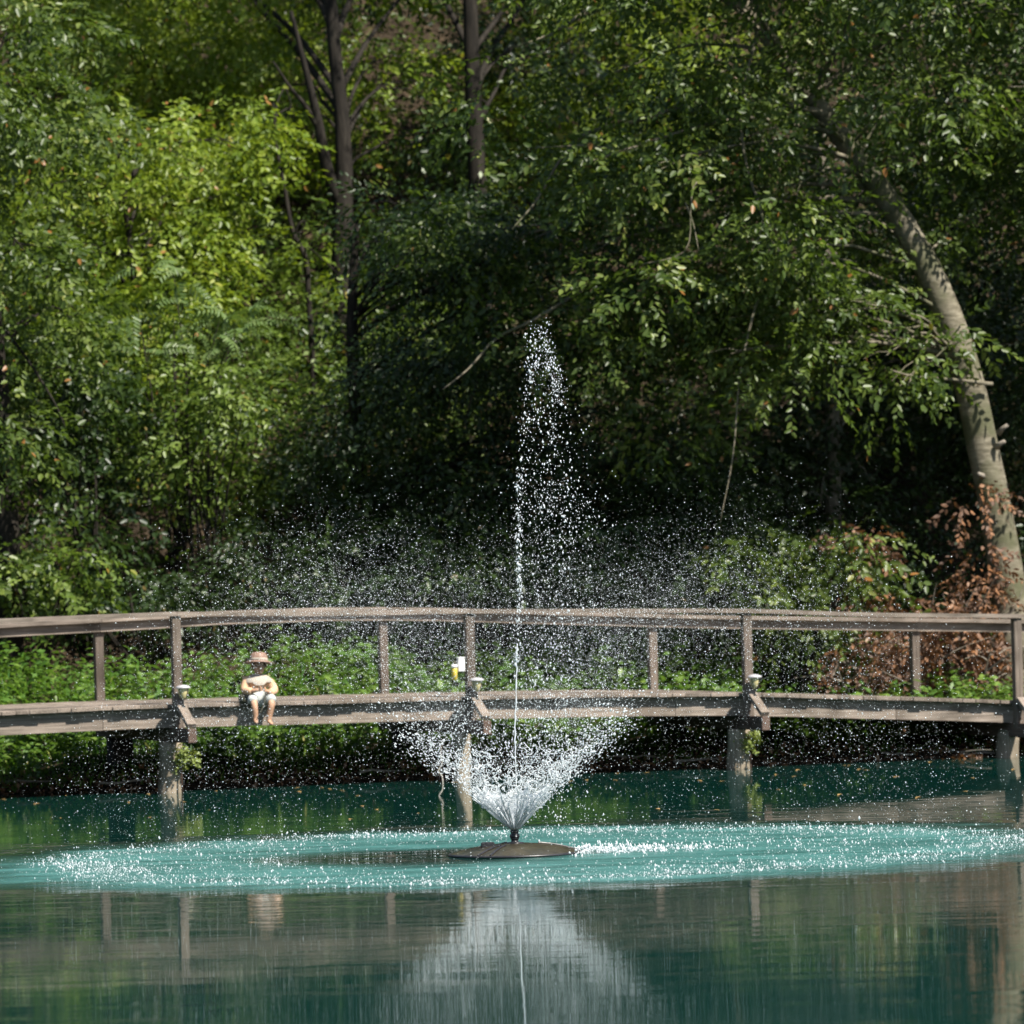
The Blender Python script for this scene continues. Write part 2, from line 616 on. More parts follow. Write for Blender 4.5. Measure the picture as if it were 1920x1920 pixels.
vs = n.new('ShaderNodeVectorMath')
vs.operation = 'SUBTRACT'
l.new(tc.outputs['Object'], vs.inputs[0])
vs.inputs[1].default_value = (FX, FY, 0)
vl = n.new('ShaderNodeVectorMath')
vl.operation = 'LENGTH'
l.new(vs.outputs[0], vl.inputs[0])
rad = vl.outputs['Value']
wob = noise(1.1, (0.8, 1.2, 1), 6, 0.68)
radw = mnode('ADD', rad, mnode('MULTIPLY', mnode('SUBTRACT', wob, 0.5), 2.6))
vs2 = n.new('ShaderNodeVectorMath')
vs2.operation = 'SUBTRACT'
l.new(tc.outputs['Object'], vs2.inputs[0])
vs2.inputs[1].default_value = (FX - 0.75, FY, 0)
vl2 = n.new('ShaderNodeVectorMath')
vl2.operation = 'LENGTH'
l.new(vs2.outputs[0], vl2.inputs[0])
lee = mnode('ADD', vl2.outputs['Value'], mnode('MULTIPLY', mnode('SUBTRACT', wob, 0.5), 1.2))
ring = mnode('MULTIPLY', smooth(lee, 0.7, 1.7), mnode('SUBTRACT', 1.0, smooth(radw, R_OUT - 0.45, R_OUT + 0.85)))
halo = mnode('SUBTRACT', 1.0, smooth(radw, R_OUT + 0.2, R_OUT + 4.5))
fo = noise(5.0, (1, 1, 1), 5, 0.7)
fo2 = noise(1.7, (0.45, 1.7, 1), 6, 0.7)
air = mnode('MULTIPLY', ring, mnode('ADD', 0.30, mnode('MULTIPLY', smooth(fo2, 0.32, 0.68), 0.9)), True)
mc = n.new('ShaderNodeMixRGB')
mc.inputs[1].default_value = (0.0036, 0.031, 0.025, 1)
mc.inputs[2].default_value = (0.055, 0.165, 0.155, 1)
l.new(air, mc.inputs[0])
mf = n.new('ShaderNodeMixRGB')
foam = mnode('MULTIPLY', mnode('MULTIPLY', smooth(noise(16.0, (0.7, 1.3, 1), 4, 0.7), 0.56, 0.72), smooth(fo2, 0.40, 0.66)), ring)
l.new(mnode('MULTIPLY', foam, 0.75), mf.inputs[0])
l.new(mc.outputs[0], mf.inputs[1])
mf.inputs[2].default_value = (0.42, 0.52, 0.50, 1)
l.new(mf.outputs[0], b.inputs['Base Color'])
b.inputs['IOR'].default_value = 1.333
rr = mnode('ADD', 0.028, mnode('MULTIPLY', ring, 0.30))
l.new(rr, b.inputs['Roughness'])
spc = mnode('SUBTRACT', 0.5, mnode('MULTIPLY', air, 0.22))
l.new(spc, b.inputs['Specular IOR Level'])
w1 = noise(1.3, (0.55, 1.0, 1), 2, 0.5)
w2 = mnode('MULTIPLY', noise(4.6, (0.22, 1.0, 1), 2, 0.5), mnode('ADD', 0.35, mnode('MULTIPLY', smooth(noise(0.5, (0.5, 1, 1), 3, 0.6), 0.38, 0.68), 1.3)))
w3 = noise(0.45, (0.6, 1.0, 1), 2, 0.5)
calm = mnode('ADD', mnode('MULTIPLY', w1, 0.0014), mnode('MULTIPLY', w2, 0.0022))
calm = mnode('ADD', calm, mnode('MULTIPLY', w3, 0.0016))
sx = n.new('ShaderNodeSeparateXYZ')
l.new(tc.outputs['Object'], sx.inputs[0])
near = mnode('SUBTRACT', 1.0, mnode('MULTIPLY', smooth(sx.outputs[1], 56.0, 61.5), 0.70))
calm = mnode('MULTIPLY', calm, near)
inner = mnode('SUBTRACT', 1.0, smooth(rad, 1.4, 2.6))
calm = mnode('MULTIPLY', calm, mnode('ADD', mnode('ADD', 0.75, mnode('MULTIPLY', halo, 0.9)), mnode('MULTIPLY', inner, 5.0)))
chop = mnode('ADD', mnode('MULTIPLY', noise(9.0, (1, 1, 1), 4, 0.65), 0.030), mnode('MULTIPLY', w1, 0.03))
hgt = mnode('ADD', calm, mnode('MULTIPLY', chop, ring))
bp = n.new('ShaderNodeBump')
bp.inputs['Strength'].default_value = 1.0
bp.inputs['Distance'].default_value = 1.0
l.new(hgt, bp.inputs['Height'])
l.new(bp.outputs[0], b.inputs['Normal'])
wx = np.concatenate([np.linspace(-160, -16, 12), np.linspace(-15, 15, 31), np.linspace(16, 160, 12)])
wy = np.concatenate([np.linspace(-60, 30, 10), np.linspace(31, 67.5, 38)])
WX, WY = np.meshgrid(wx, wy)
idx = np.arange(WX.size).reshape(WX.shape)
Q = np.stack([idx[:-1, :-1].ravel(), idx[:-1, 1:].ravel(), idx[1:, 1:].ravel(), idx[1:, :-1].ravel()], 1)
tag(npmesh('water', np.stack([WX.ravel(), WY.ravel(), 0 * WX.ravel()], 1), Q, 'pond_water'), kind='structure')

# ------------------------------------------------------------------ footbridge (local x along, y back, z up)
PSI = math.radians(21)
BY = 64.0
BW = 2.25
bridge = tag(empty('footbridge', (0, BY, 0), PSI), 'weathered grey timber footbridge with handrails crossing the pond edge', 'footbridge')


def s_of(px, py=1250):
    u = cs * (px - 960) - sn * (py - 960)
    return u * BY / (F * math.cos(PSI) - u * math.sin(PSI))


def prof(pts, nloc):
    """pixel points lying in the vertical plane n = nloc of the bridge -> (s, z) arrays"""
    ss, zz = [], []
    for px, py in pts:
        u = cs * (px - 960) - sn * (py - 960)
        # X = s cos - n sin ; Y = BY + s sin + n cos ; X = u/F Y
        k = u / F
        s = (k * (BY + nloc * math.cos(PSI)) + nloc * math.sin(PSI)) / (math.cos(PSI) - k * math.sin(PSI))
        Y = BY + s * math.sin(PSI) + nloc * math.cos(PSI)
        ss.append(s)
        zz.append(P(px, py, Y).z)
    return np.array(ss), np.array(zz)


dk_s, dk_z = prof([(-150, 1342), (100, 1330), (300, 1321), (600, 1314), (870, 1306), (1130, 1301), (1390, 1299), (1600, 1305), (1840, 1311), (2100, 1322)], -0.08)
rf_s, rf_z = prof([(-150, 1168), (20, 1159), (320, 1147), (640, 1147), (870, 1142), (1280, 1141), (1390, 1141), (1640, 1149), (1900, 1151), (2150, 1160)], -0.13)
rb_s, rb_z = prof([(-150, 1178), (20, 1168), (320, 1152), (400, 1146), (640, 1138), (800, 1139), (1000, 1145), (1340, 1154), (1640, 1158), (1900, 1161), (2150, 1170)], BW + 0.13)
zd = lambda s: float(np.interp(s, dk_s, dk_z))
zrf = lambda s: float(np.interp(s, rf_s, rf_z))
zrb = lambda s: float(np.interp(s, rb_s, rb_z))

post_s = [s_of(-225), s_of(323, 1230), s_of(872, 1230), s_of(1391, 1230), s_of(1897, 1230), s_of(2420)]
S0, S1 = post_s[0] - 0.6, post_s[5] + 0.4
OH = 0.08
# planks, one mesh shared by look-alike boards
pl_meshes = [box_mesh('plank', (-0.0718, -OH, -0.038), (0.0718, BW + OH, 0.0), 'wood_y', 0.003, 0.0) for _ in range(1)]
s = S0
while s < S1:
    p = bpy.data.objects.new('plank', pl_meshes[0])
    link(p, bridge)
    p.location = (s, random.choice((0.0, 0.0, 0.004, -0.005, 0.008, -0.010)) + random.uniform(-0.003, 0.003), zd(s) + random.uniform(-0.002, 0.002))
    p.rotation_euler = (random.uniform(-0.0015, 0.0015), math.atan2(zd(s - 0.2) - zd(s + 0.2), 0.4) + random.uniform(-0.008, 0.008), random.uniform(-0.002, 0.002))
    s += 0.1465


def sub(a, b_, k=5):
    return [a + (b_ - a) * i / k for i in range(k + 1)]


# stringers: boards butted where the photograph shows joints
joint = [S0] + [s_of(x, 1350) for x in (-330, 193, 757, 1267, 1680, 2240)] + [S1]
for nloc, nm in ((0.025, 'front_stringer'), (BW / 2, 'middle_stringer'), (BW - 0.025, 'rear_stringer')):
    for a, c in zip(joint[:-1], joint[1:]):
        MB().sweep([(q, nloc, zd(q) - 0.045) for q in sub(a + 0.003, c - 0.003)], 0.05, 0.195).build(nm, 'wood_x', bridge)
# rails
for a, c in zip(post_s[:-1], post_s[1:]):
    j = random.uniform(-0.004, 0.004)
    MB().sweep([(q, -0.13 + j, zrf(q)) for q in sub(a + 0.002, c - 0.002)], 0.135, 0.045).build('handrail', 'wood_x', bridge)
    sh = -0.05
    MB().sweep([(q, BW + 0.085, zrb(q)) for q in sub(a + sh + 0.002, c + sh - 0.002)], 0.20, 0.042).build('handrail', 'wood_x', bridge)
    MB().sweep([(q, BW + 0.065, zrb(q) - 0.044) for q in sub(a + sh + 0.002, c + sh - 0.002)], 0.036, 0.10).build('rail_board', 'wood_x', bridge)
for i, s in enumerate(post_s):
    tilt = random.uniform(-0.004, 0.004)
    zb = zd(s) - 0.30
    pm = box('post', (s - 0.046, -0.178, zb), (s + 0.046, -0.086, zrf(s) - 0.044), 'wood_z', bridge, 0.005, 0.003)
    sb = s - 0.05
    box('post', (sb - 0.046, BW + 0.086, zd(sb) - 0.3), (sb + 0.046, BW + 0.178, zrb(sb) - 0.045), 'wood_z', bridge, 0.005, 0.003)
    zt = zd(s) - 0.242
    box('crossbeam', (s - 0.045, -0.60, zt - 0.145), (s + 0.045, BW + 0.35, zt), 'wood_dark_y', bridge, 0.006, 0.002)
    # brace: slanted board from the post down to the outer end of the crossbeam
    a, c = Vector((s, -0.185, zd(s) + 0.02)), Vector((s, -0.575, zt + 0.028))
    d = (c - a).normalized()
    nn = Vector((0, -d.z, d.y))
    if nn.z < 0:
        nn = -nn
    vs_ = []
    for q in (a, c):
        for (dx, t) in ((-0.046, 0.024), (0.046, 0.024), (0.046, -0.024), (-0.046, -0.024)):
            vs_.append(q + Vector((dx, 0, 0)) + nn * t)
    obj('brace', vs_, [(0, 1, 5, 4), (1, 2, 6, 5), (2, 3, 7, 6), (3, 0, 4, 7), (3, 2, 1, 0), (4, 5, 6, 7)], 'wood_y', bridge)
    for bz_, bn in ((zd(s) - 0.10, -0.180), (zd(s) - 0.19, -0.180)):
        bo = MB().lathe([(0.013, -0.006), (0.013, 0.004), (0.008, 0.008)], 8).build('bolt', 'iron', bridge)
        bo.location = (s + random.uniform(-0.01, 0.01), bn, bz_)
        bo.rotation_euler = (math.pi / 2, 0, 0)
    # piles
    pr = 0.125 if i != 2 else 0.085
    ztp = zt - 0.145
    pts = [(s - 0.01, 0.16, -0.9), (s - 0.01, 0.16, 0.0), (s, 0.15, 0.2), (s + 0.005, 0.15, ztp + 0.002)]
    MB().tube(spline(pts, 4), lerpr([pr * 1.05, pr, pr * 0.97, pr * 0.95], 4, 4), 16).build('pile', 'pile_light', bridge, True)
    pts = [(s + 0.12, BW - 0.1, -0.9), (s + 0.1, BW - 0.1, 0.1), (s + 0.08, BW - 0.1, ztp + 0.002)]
    MB().tube(pts, [0.15, 0.145, 0.14], 16).build('pile', 'pile_shaded', bridge, True)


def B(s, nloc, z):
    return Vector((s * math.cos(PSI) - nloc * math.sin(PSI), BY + s * math.sin(PSI) + nloc * math.cos(PSI), z))


# ------------------------------------------------------------------ path lamps on the braces
lamp_lab = {1: 'small disc capped path lamp on the brace of the post beside the seated statue',
            2: 'small disc capped path lamp on the brace below the hanging yellow bottle',
            3: 'small disc capped path lamp on the brace of the post towards the leaning trunk'}
for i in (1, 2, 3):
    s = post_s[i]
    nl = -0.30
    zb = zd(s) + 0.02 - (0.185 - 0.30) / (0.185 - 0.575) * (zd(s) + 0.02 - (zd(s) - 0.214)) + 0.015
    c = B(s + 0.01, nl, zb)
    L = tag(empty('path_lamp', c, PSI), lamp_lab[i], 'lamp', 'disc capped lamps along the footbridge')
    MB().lathe([(0.007, -0.02), (0.007, 0.085), (0.016, 0.09)], 10).build('stem', 'stem_black', L)
    MB().lathe([(0.016, 0.0), (0.02, 0.01), (0.02, 0.02)], 12).build('foot', 'stem_black', L)
    MB().lathe([(0.018, 0.085), (0.036, 0.105), (0.05, 0.15), (0.058, 0.195), (0.056, 0.2)], 16).build('lens', 'lamp_lens', L, True)
    for k in range(4):
        w = k * math.pi / 2 + 0.6
        MB().tube([(0.02 * math.cos(w), 0.02 * math.sin(w), 0.085), (0.042 * math.cos(w), 0.042 * math.sin(w), 0.105), (0.062 * math.cos(w), 0.062 * math.sin(w), 0.2)], 0.004, 6).build('rib', 'stem_black', L)
    MB().lathe([(0.03, 0.198), (0.078, 0.2), (0.08, 0.206), (0.06, 0.222), (0.03, 0.232), (0.008, 0.235)], 24).build('cap', 'lamp_grey', L, True)

# ------------------------------------------------------------------ white box and yellow bottle by the middle post
s = post_s[2]
zz = P(855, 1258, BY).z
bx = tag(empty('weather_box', B(s - 0.1, -0.135, zz), PSI), 'small white box fixed to the side of the middle rail post', 'box')
box('case', (-0.036, -0.03, 0), (0.036, 0.03, 0.135), 'box_white', bx, 0.006)
box('lid', (-0.04, -0.034, 0.137), (0.04, 0.034, 0.15), 'box_white', bx, 0.004)
box('bracket', (0.038, -0.01, 0.05), (0.06, 0.01, 0.08), 'iron', bx, 0.002)
bt = tag(empty('bottle', B(s - 0.178, -0.15, zz - 0.085), PSI), 'yellow bottle with white cap hanging beside the small white box', 'bottle')
MB().lathe([(0.02, 0.0), (0.029, 0.006), (0.03, 0.11), (0.026, 0.125), (0.016, 0.135)], 18).build('body', 'bottle_yellow', bt, True)
MB().lathe([(0.027, 0.128), (0.034, 0.132), (0.034, 0.155), (0.02, 0.162)], 18).build('cap', 'box_white', bt, True)
MB().tube([(0.0, 0, 0.155), (0.0, 0.0, 0.185), (0.03, 0.01, 0.19), (0.05, 0.01, 0.18)], 0.004, 6).build('hanger', 'iron', bt)

# ------------------------------------------------------------------ statue
s = s_of(480, 1300)
ST = tag(empty('statue', B(s, -OH, zd(s)), PSI * 0.6), 'painted garden statue of a seated child in brimmed hat fishing from the deck edge', 'statue')
# body: head, neck, hands and legs as one continuous surface
V = [(0, 0.05, 0.06), (0, 0.05, 0.16), (0.0, 0.035, 0.235), (0.005, 0.02, 0.28), (0.01, 0.0, 0.325), (0.012, -0.004, 0.372), (0.012, 0.004, 0.42),
     (-0.055, 0.04, 0.04), (-0.075, -0.10, 0.035), (-0.07, -0.145, -0.02), (-0.062, -0.125, -0.13), (-0.06, -0.13, -0.185), (-0.065, -0.20, -0.205),
     (0.055, 0.04, 0.04), (0.105, -0.11, 0.035), (0.11, -0.15, -0.02), (0.085, -0.12, -0.135), (0.078, -0.125, -0.20), (0.10, -0.195, -0.225),
     (-0.12, 0.035, 0.225), (-0.15, -0.02, 0.115), (-0.06, -0.12, 0.12), (-0.02, -0.145, 0.135),
     (0.12, 0.035, 0.225), (0.165, -0.02, 0.105), (0.09, -0.12, 0.10), (0.045, -0.15, 0.125)]
E = [(0, 1), (1, 2), (2, 3), (3, 4), (4, 5), (5, 6), (0, 7), (7, 8), (8, 9), (9, 10), (10, 11), (11, 12), (0, 13), (13, 14), (14, 15), (15, 16), (16, 17), (17, 18),
     (2, 19), (19, 20), (20, 21), (21, 22), (2, 23), (23, 24), (24, 25), (25, 26)]
Rd = [0.07, 0.07, 0.06, 0.034, 0.052, 0.068, 0.05, 0.05, 0.046, 0.036, 0.034, 0.024, 0.020, 0.05, 0.046, 0.036, 0.036, 0.024, 0.020,
      0.034, 0.028, 0.024, 0.020, 0.034, 0.028, 0.024, 0.020]
skinmesh('body', V, E, Rd, 'statue_skin', ST)
# fingers closing on the rod
for side, base in ((-1, Vector((-0.015, -0.152, 0.135))), (1, Vector((0.05, -0.156, 0.125)))):
    for k in range(5):
        f0 = base + Vector((0.0, 0.0, 0.018 - 0.010 * k)) if k < 4 else base + Vector((0, 0.012, 0.026))
        L_ = [0.026, 0.03, 0.028, 0.022, 0.02][k]
        MB().tube([f0, f0 + Vector((-side * L_ * 0.5, -0.012, 0.002)), f0 + Vector((-side * L_ * 0.95, 0.0, -0.003))], [0.0065, 0.006, 0.0045], 6).build('finger', 'statue_skin', ST, True)
# face: nose, eyes, mouth, ears, hair
MB().tube([(0.012, -0.066, 0.378), (0.012, -0.082, 0.355), (0.012, -0.068, 0.348)], [0.006, 0.011, 0.007], 8).build('nose', 'statue_skin', ST, True)
for q in (-0.028, 0.052):
    MB().lathe([(0.002, -0.008), (0.008, -0.005), (0.009, 0), (0.008, 0.005), (0.002, 0.008)], 10, (q, -0.058, 0.378)).build('eye', 'statue_eye', ST, True)
MB().tube([(-0.008, -0.064, 0.326), (0.012, -0.068, 0.322), (0.032, -0.064, 0.326)], [0.003, 0.006, 0.003], 6).build('mouth', 'statue_face', ST, True)
for q in (-1, 1):
    MB().tube([(0.012 + q * 0.066, 0.0, 0.385), (0.012 + q * 0.08, 0.008, 0.372), (0.012 + q * 0.066, 0.004, 0.35)], [0.008, 0.012, 0.007], 8).build('ear', 'statue_skin', ST, True)
hv, hf = [], []
seg, rings = 20, 8
for i in range(rings + 1):
    ph = math.pi * 0.62 * i / rings
    for k in range(seg):
        w = 2 * math.pi * k / seg
        cut = 1.0 if math.sin(w) > -0.45 else 0.55
        p2 = ph * cut
        wob = 1 + 0.05 * math.sin(5 * w + 3 * i)
        hv.append((0.012 + 0.078 * wob * math.sin(p2) * math.cos(w), 0.012 + 0.078 * wob * math.sin(p2) * math.sin(w), 0.378 + 0.076 * math.cos(p2)))
for i in range(rings):
    for k in range(seg):
        hf.append((i * seg + k, i * seg + (k + 1) % seg, (i + 1) * seg + (k + 1) % seg, (i + 1) * seg + k))
obj('hair', hv, hf, 'statue_hair', ST, True)
# shirt with puffed sleeves
V = [(0, 0.05, 0.07), (0, 0.045, 0.15), (0, 0.035, 0.225), (0.003, 0.025, 0.262), (-0.115, 0.03, 0.225), (-0.152, -0.015, 0.12), (-0.075, -0.105, 0.12), (0.115, 0.03, 0.225), (0.168, -0.015, 0.11), (0.10, -0.105, 0.10)]
E = [(0, 1), (1, 2), (2, 3), (2, 4), (4, 5), (5, 6), (2, 7), (7, 8), (8, 9)]
skinmesh('shirt', V, E, [0.088, 0.092, 0.082, 0.05, 0.054, 0.05, 0.04, 0.054, 0.052, 0.042], 'statue_shirt', ST)
# grey plate lying over the shoulders
cv, cf = [], []
for i, (rr_, z) in enumerate(((0.052, 0.288), (0.10, 0.272), (0.142, 0.24), (0.15, 0.205))):
    for k in range(24):
        w = 2 * math.pi * k / 24
        fr = 1.0 if math.sin(w) > -0.6 else 0.9
        cv.append((0.003 + rr_ * math.cos(w), 0.03 + rr_ * 0.72 * math.sin(w) * fr - (0.012 if i > 1 and math.sin(w) < 0 else 0), z - (0.03 if i == 3 and abs(math.cos(w)) < 0.35 else 0)))
for i in range(3):
    for k in range(24):
        cf.append((i * 24 + k, (i + 1) * 24 + k, (i + 1) * 24 + (k + 1) % 24, i * 24 + (k + 1) % 24))
obj('shoulder_plate', cv, cf, 'statue_grey', ST, True)
V = [(0, 0.05, 0.06), (-0.055, 0.03, 0.045), (-0.08, -0.095, 0.036), (-0.076, -0.14, 0.005), (0.055, 0.03, 0.045), (0.108, -0.105, 0.036), (0.114, -0.148, 0.003)]
skinmesh('shorts', V, [(0, 1), (1, 2), (2, 3), (0, 4), (4, 5), (5, 6)], [0.09, 0.066, 0.062, 0.05, 0.066, 0.064, 0.052], 'statue_shorts', ST)
hat = MB().lathe([(0.07, 0.0), (0.125, -0.016), (0.128, -0.010), (0.078, 0.012), (0.076, 0.04), (0.07, 0.075), (0.052, 0.094), (0.015, 0.10)], 28).build('hat', 'statue_hat', ST, True)
hat.scale = (1.2, 1.2, 1.0)
hat.location = (0.012, 0.006, 0.415)
hat.rotation_euler = (-0.10, 0.05, 0)
hb = MB().lathe([(0.0785, 0.012), (0.0795, 0.013), (0.0785, 0.034), (0.0775, 0.035)], 28).build('hat_band', 'statue_grey', hat, True)
MB().tube([(0.03, -0.150, 0.16), (0.045, -0.165, 0.10), (0.02, -0.20, -0.02), (-0.03, -0.24, -0.10)], [0.007, 0.007, 0.006, 0.005], 8).build('fishing_rod', 'statue_dark', ST)
# creel basket at the hip
ck = MB().lathe([(0.045, 0.0), (0.055, 0.02), (0.056, 0.07), (0.048, 0.085), (0.02, 0.092)], 14, (-0.155, -0.005, 0.0)).build('basket', 'statue_dark', ST, True)

# ------------------------------------------------------------------ fountain
FT = tag(empty('floating_fountain', (FX, FY, 0.0)), 'black floating pond fountain with shallow domed float and upright nozzle', 'fountain')
MB().lathe([(0.40, -0.06), (0.50, -0.03), (0.525, 0.0), (0.525, 0.014), (0.50, 0.022), (0.40, 0.05), (0.28, 0.074), (0.15, 0.088), (0.05, 0.092)], 64).build('float', 'float_shell', FT, True)
MB().lathe([(0.530, 0.0), (0.536, 0.006), (0.533, 0.016), (0.526, 0.018)], 64).build('rim', 'plastic_black', FT, True)
for w in (math.radians(248), math.radians(236), math.radians(20), math.radians(110)):
    pts = [(r_ * math.cos(w), r_ * math.sin(w), float(np.interp(r_, [0.15, 0.28, 0.40, 0.50, 0.525], [0.088, 0.074, 0.05, 0.022, 0.014])) + 0.006) for r_ in (0.2, 0.3, 0.4, 0.5, 0.525)]
    MB().tube(pts, 0.008, 6).build('ridge', 'plastic_black', FT)
box('handle', (-0.27, -0.16, 0.065), (-0.16, -0.11, 0.112), 'plastic_black', FT, 0.01)
MB().lathe([(0.075, 0.086), (0.07, 0.098), (0.03, 0.102), (0.028, 0.12), (0.034, 0.122), (0.034, 0.134), (0.03, 0.136)], 20).build('nozzle_base', 'plastic_black', FT, True)
MB().lathe([(0.034, 0.134), (0.040, 0.138), (0.040, 0.158), (0.035, 0.162), (0.03, 0.166), (0.03, 0.178), (0.036, 0.18), (0.036, 0.192), (0.02, 0.196)], 20).build('nozzle', 'plastic_black', FT, True)
ZN = 0.192
fp = np.array([FX, FY, ZN])

OCT = np.array([(1, 0, 0), (-1, 0, 0), (0, 1, 0), (0, -1, 0), (0, 0, 1), (0, 0, -1)], float)
OCF = np.array([(0, 2, 4), (2, 1, 4), (1, 3, 4), (3, 0, 4), (2, 0, 5), (1, 2, 5), (3, 1, 5), (0, 3, 5)])


TET = np.array([(1, 1, 1), (1, -1, -1), (-1, 1, -1), (-1, -1, 1)], float) * 0.62
TEF = np.array([(0, 1, 2), (0, 3, 1), (0, 2, 3), (1, 3, 2)])


def drops(name, pos, rad_, stretch=None, mat='water_drops', parent=None, fine=False):
    nD = len(pos)
    Vv = np.repeat((TET if fine else OCT)[None], nD, 0) * rad_[:, None, None]
    # random spin
    a = rng.uniform(0, 2 * math.pi, nD)
    c_, s_ = np.cos(a), np.sin(a)
    x = Vv[..., 0] * c_[:, None] - Vv[..., 1] * s_[:, None]
    y = Vv[..., 0] * s_[:, None] + Vv[..., 1] * c_[:, None]
    Vv = np.stack([x, y, Vv[..., 2]], -1)
    if stretch is not None:        # (n,3) direction * amount
        d = stretch / (np.linalg.norm(stretch, axis=1, keepdims=True) + 1e-9)
        am = np.linalg.norm(stretch, axis=1)
        dot = np.einsum('nij,nj->ni', Vv, d)
        Vv = Vv + dot[..., None] * d[:, None, :] * am[:, None, None]
    Vv = Vv + pos[:, None, :]
    Fq = ((TEF if fine else OCF)[None] + (np.arange(nD) * (4 if fine else 6))[:, None, None]).reshape(-1, 3)
    return npmesh(name, Vv.reshape(-1, 3), Fq, mat, parent, smooth=True)


G = 9.81
WIND = np.array([0.10, 0.05, 0])


def ballistic(nD, el_mu, el_sd, v_mu, v_sd, tpow=1.0, tmax=1.0):
    el = np.radians(rng.normal(el_mu, el_sd, nD))
    az = rng.uniform(0, 2 * math.pi, nD)
    v = rng.normal(v_mu, v_sd, nD) * (1 + 0.03 * np.sin(3 * az + 0.5) + 0.02 * np.sin(8 * az))
    el = el + np.radians(1.6) * np.sin(5 * az + 1.0) + np.radians(1.2) * np.sin(11 * az)
    v0 = np.stack([np.cos(el) * np.cos(az), np.cos(el) * np.sin(az), np.sin(el)], 1) * v[:, None]
    tf = (v0[:, 2] + np.sqrt(np.maximum(0.01, v0[:, 2] ** 2 + 2 * G * ZN))) / G
    t = tf * (rng.uniform(0, 1, nD) ** tpow) * tmax
    p = fp + v0 * t[:, None] + 0.5 * np.array([0, 0, -G]) * (t ** 2)[:, None] + 0.5 * WIND * (t ** 2)[:, None]
    p[:, :2] = fp[:2] + (p[:, :2] - fp[:2]) * (1 - 0.22 * (t / tf))[:, None]
    vel = v0 + np.array([0, 0, -G]) * t[:, None]
    return p, vel, t, tf


# fine spray dome
p, vel, t, tf = ballistic(118000, 60.5, 5.2, 7.1, 0.42, 1.1)
keep = (t > 0.16) & (p[:, 2] > 0.01)
p, vel = p[keep], vel[keep]
p += rng.normal(0, 0.05, p.shape)
rr_ = np.clip(np.exp(rng.normal(math.log(0.00150), 0.62, len(p))), 0.0007, 0.0075)
sp1 = tag(drops('spray', p, rr_, vel * 0.035, fine=True), 'wide umbrella of fine white droplets thrown out around the floating fountain', 'spray', kind='stuff')
# dense young droplets just above the nozzle
p, vel, t, tf = ballistic(10500, 48.0, 3.0, 6.4, 0.6, 1.0, 0.24)
keep = (t > 0.045)
p, vel = p[keep], vel[keep]
p += rng.normal(0, 0.016, p.shape)
rr_ = np.clip(np.exp(rng.normal(math.log(0.0032), 0.5, len(p))), 0.0014, 0.010)
sp2 = tag(drops('spray_cone', p, rr_, vel * 0.12), 'dense white cone of water breaking into beads above the fountain nozzle', 'spray', kind='stuff')

# jets of the outer cone + ragged filaments
mb = MB()
for k in range(110):
    az = rng.uniform(0, 2 * math.pi)
    el = math.radians(rng.normal(49, 3.5))
    v = rng.normal(6.3, 0.3)
    v0 = np.array([math.cos(el) * math.cos(az), math.cos(el) * math.sin(az), math.sin(el)]) * v
    t1 = rng.uniform(0.03, 0.085)
    pts, rads = [], []
    for i in range(9):
        t = t1 * i / 8
        q = fp + np.array([math.cos(az), math.sin(az), 0]) * 0.018 + v0 * t - np.array([0, 0, 0.5 * G]) * t * t + rng.normal(0, 0.004, 3) * (i / 8)
        pts.append(Vector(q))
        rads.append(0.0046 * (1 + 0.5 * rng.normal()) if i < 8 else 0.001)
    mb.tube(pts, [max(0.0012, r_) for r_ in rads], 5)
for k in range(300):        # loops and threads of torn film
    az = rng.uniform(0, 2 * math.pi)
    h = rng.uniform(0.16, 0.62)
    sl_ = rng.uniform(0.55, 0.95)
    q = fp + np.array([math.cos(az) * h * sl_, math.sin(az) * h * sl_, h])
    d = rng.normal(0, 1, 3)
    d /= np.linalg.norm(d)
    pts = []
    for i in range(6):
        pts.append(Vector(q))
        d = d + rng.normal(0, 0.55, 3)
        d /= np.linalg.norm(d)
        q = q + d * rng.uniform(0.010, 0.026)
    mb.tube(pts, [0.002, 0.0035, 0.0028, 0.0036, 0.003, 0.0045], 4)
o = mb.build('torn_film', 'water_drops', None, True)
tag(o, 'ragged white threads and jets of torn water over the fountain nozzle', 'water', kind='stuff')

# inner film with wavy rim
nseg, nr = 96, 26
Vf, Ff, dn, fl = [], [], [], []
for i in range(nr + 1):
    u = i / nr
    for k in range(nseg):
        w = 2 * math.pi * k / nseg
        rim = 1 + (0.06 * math.sin(5 * w + 1) + 0.05 * math.sin(9 * w) + 0.04 * math.sin(17 * w + 2)) * u * u
        h = 0.30 * u * rim
        r_ = 0.02 + h * (0.62 + 0.10 * u) + 0.005 * math.sin(13 * w + 9 * u) * u
        Vf.append((FX + r_ * math.cos(w), FY + r_ * math.sin(w), ZN - 0.004 + h))
        dn.append(0.95 - 0.45 * u + (0.6 if i >= nr - 1 else 0))
        fl.append((w / 6.283, u, 0))
for i in range(nr):
    for k in range(nseg):
        Ff.append((i * nseg + k, i * nseg + (k + 1) % nseg, (i + 1) * nseg + (k + 1) % nseg, (i + 1) * nseg + k))
o = npmesh('water_film', np.array(Vf), np.array(Ff), 'water_film', attrs={'dens': np.array(dn), 'flow': np.array(fl)}, smooth=True)
tag(o, 'clear bowl of water film opening upward from the fountain nozzle', 'water', kind='stuff')

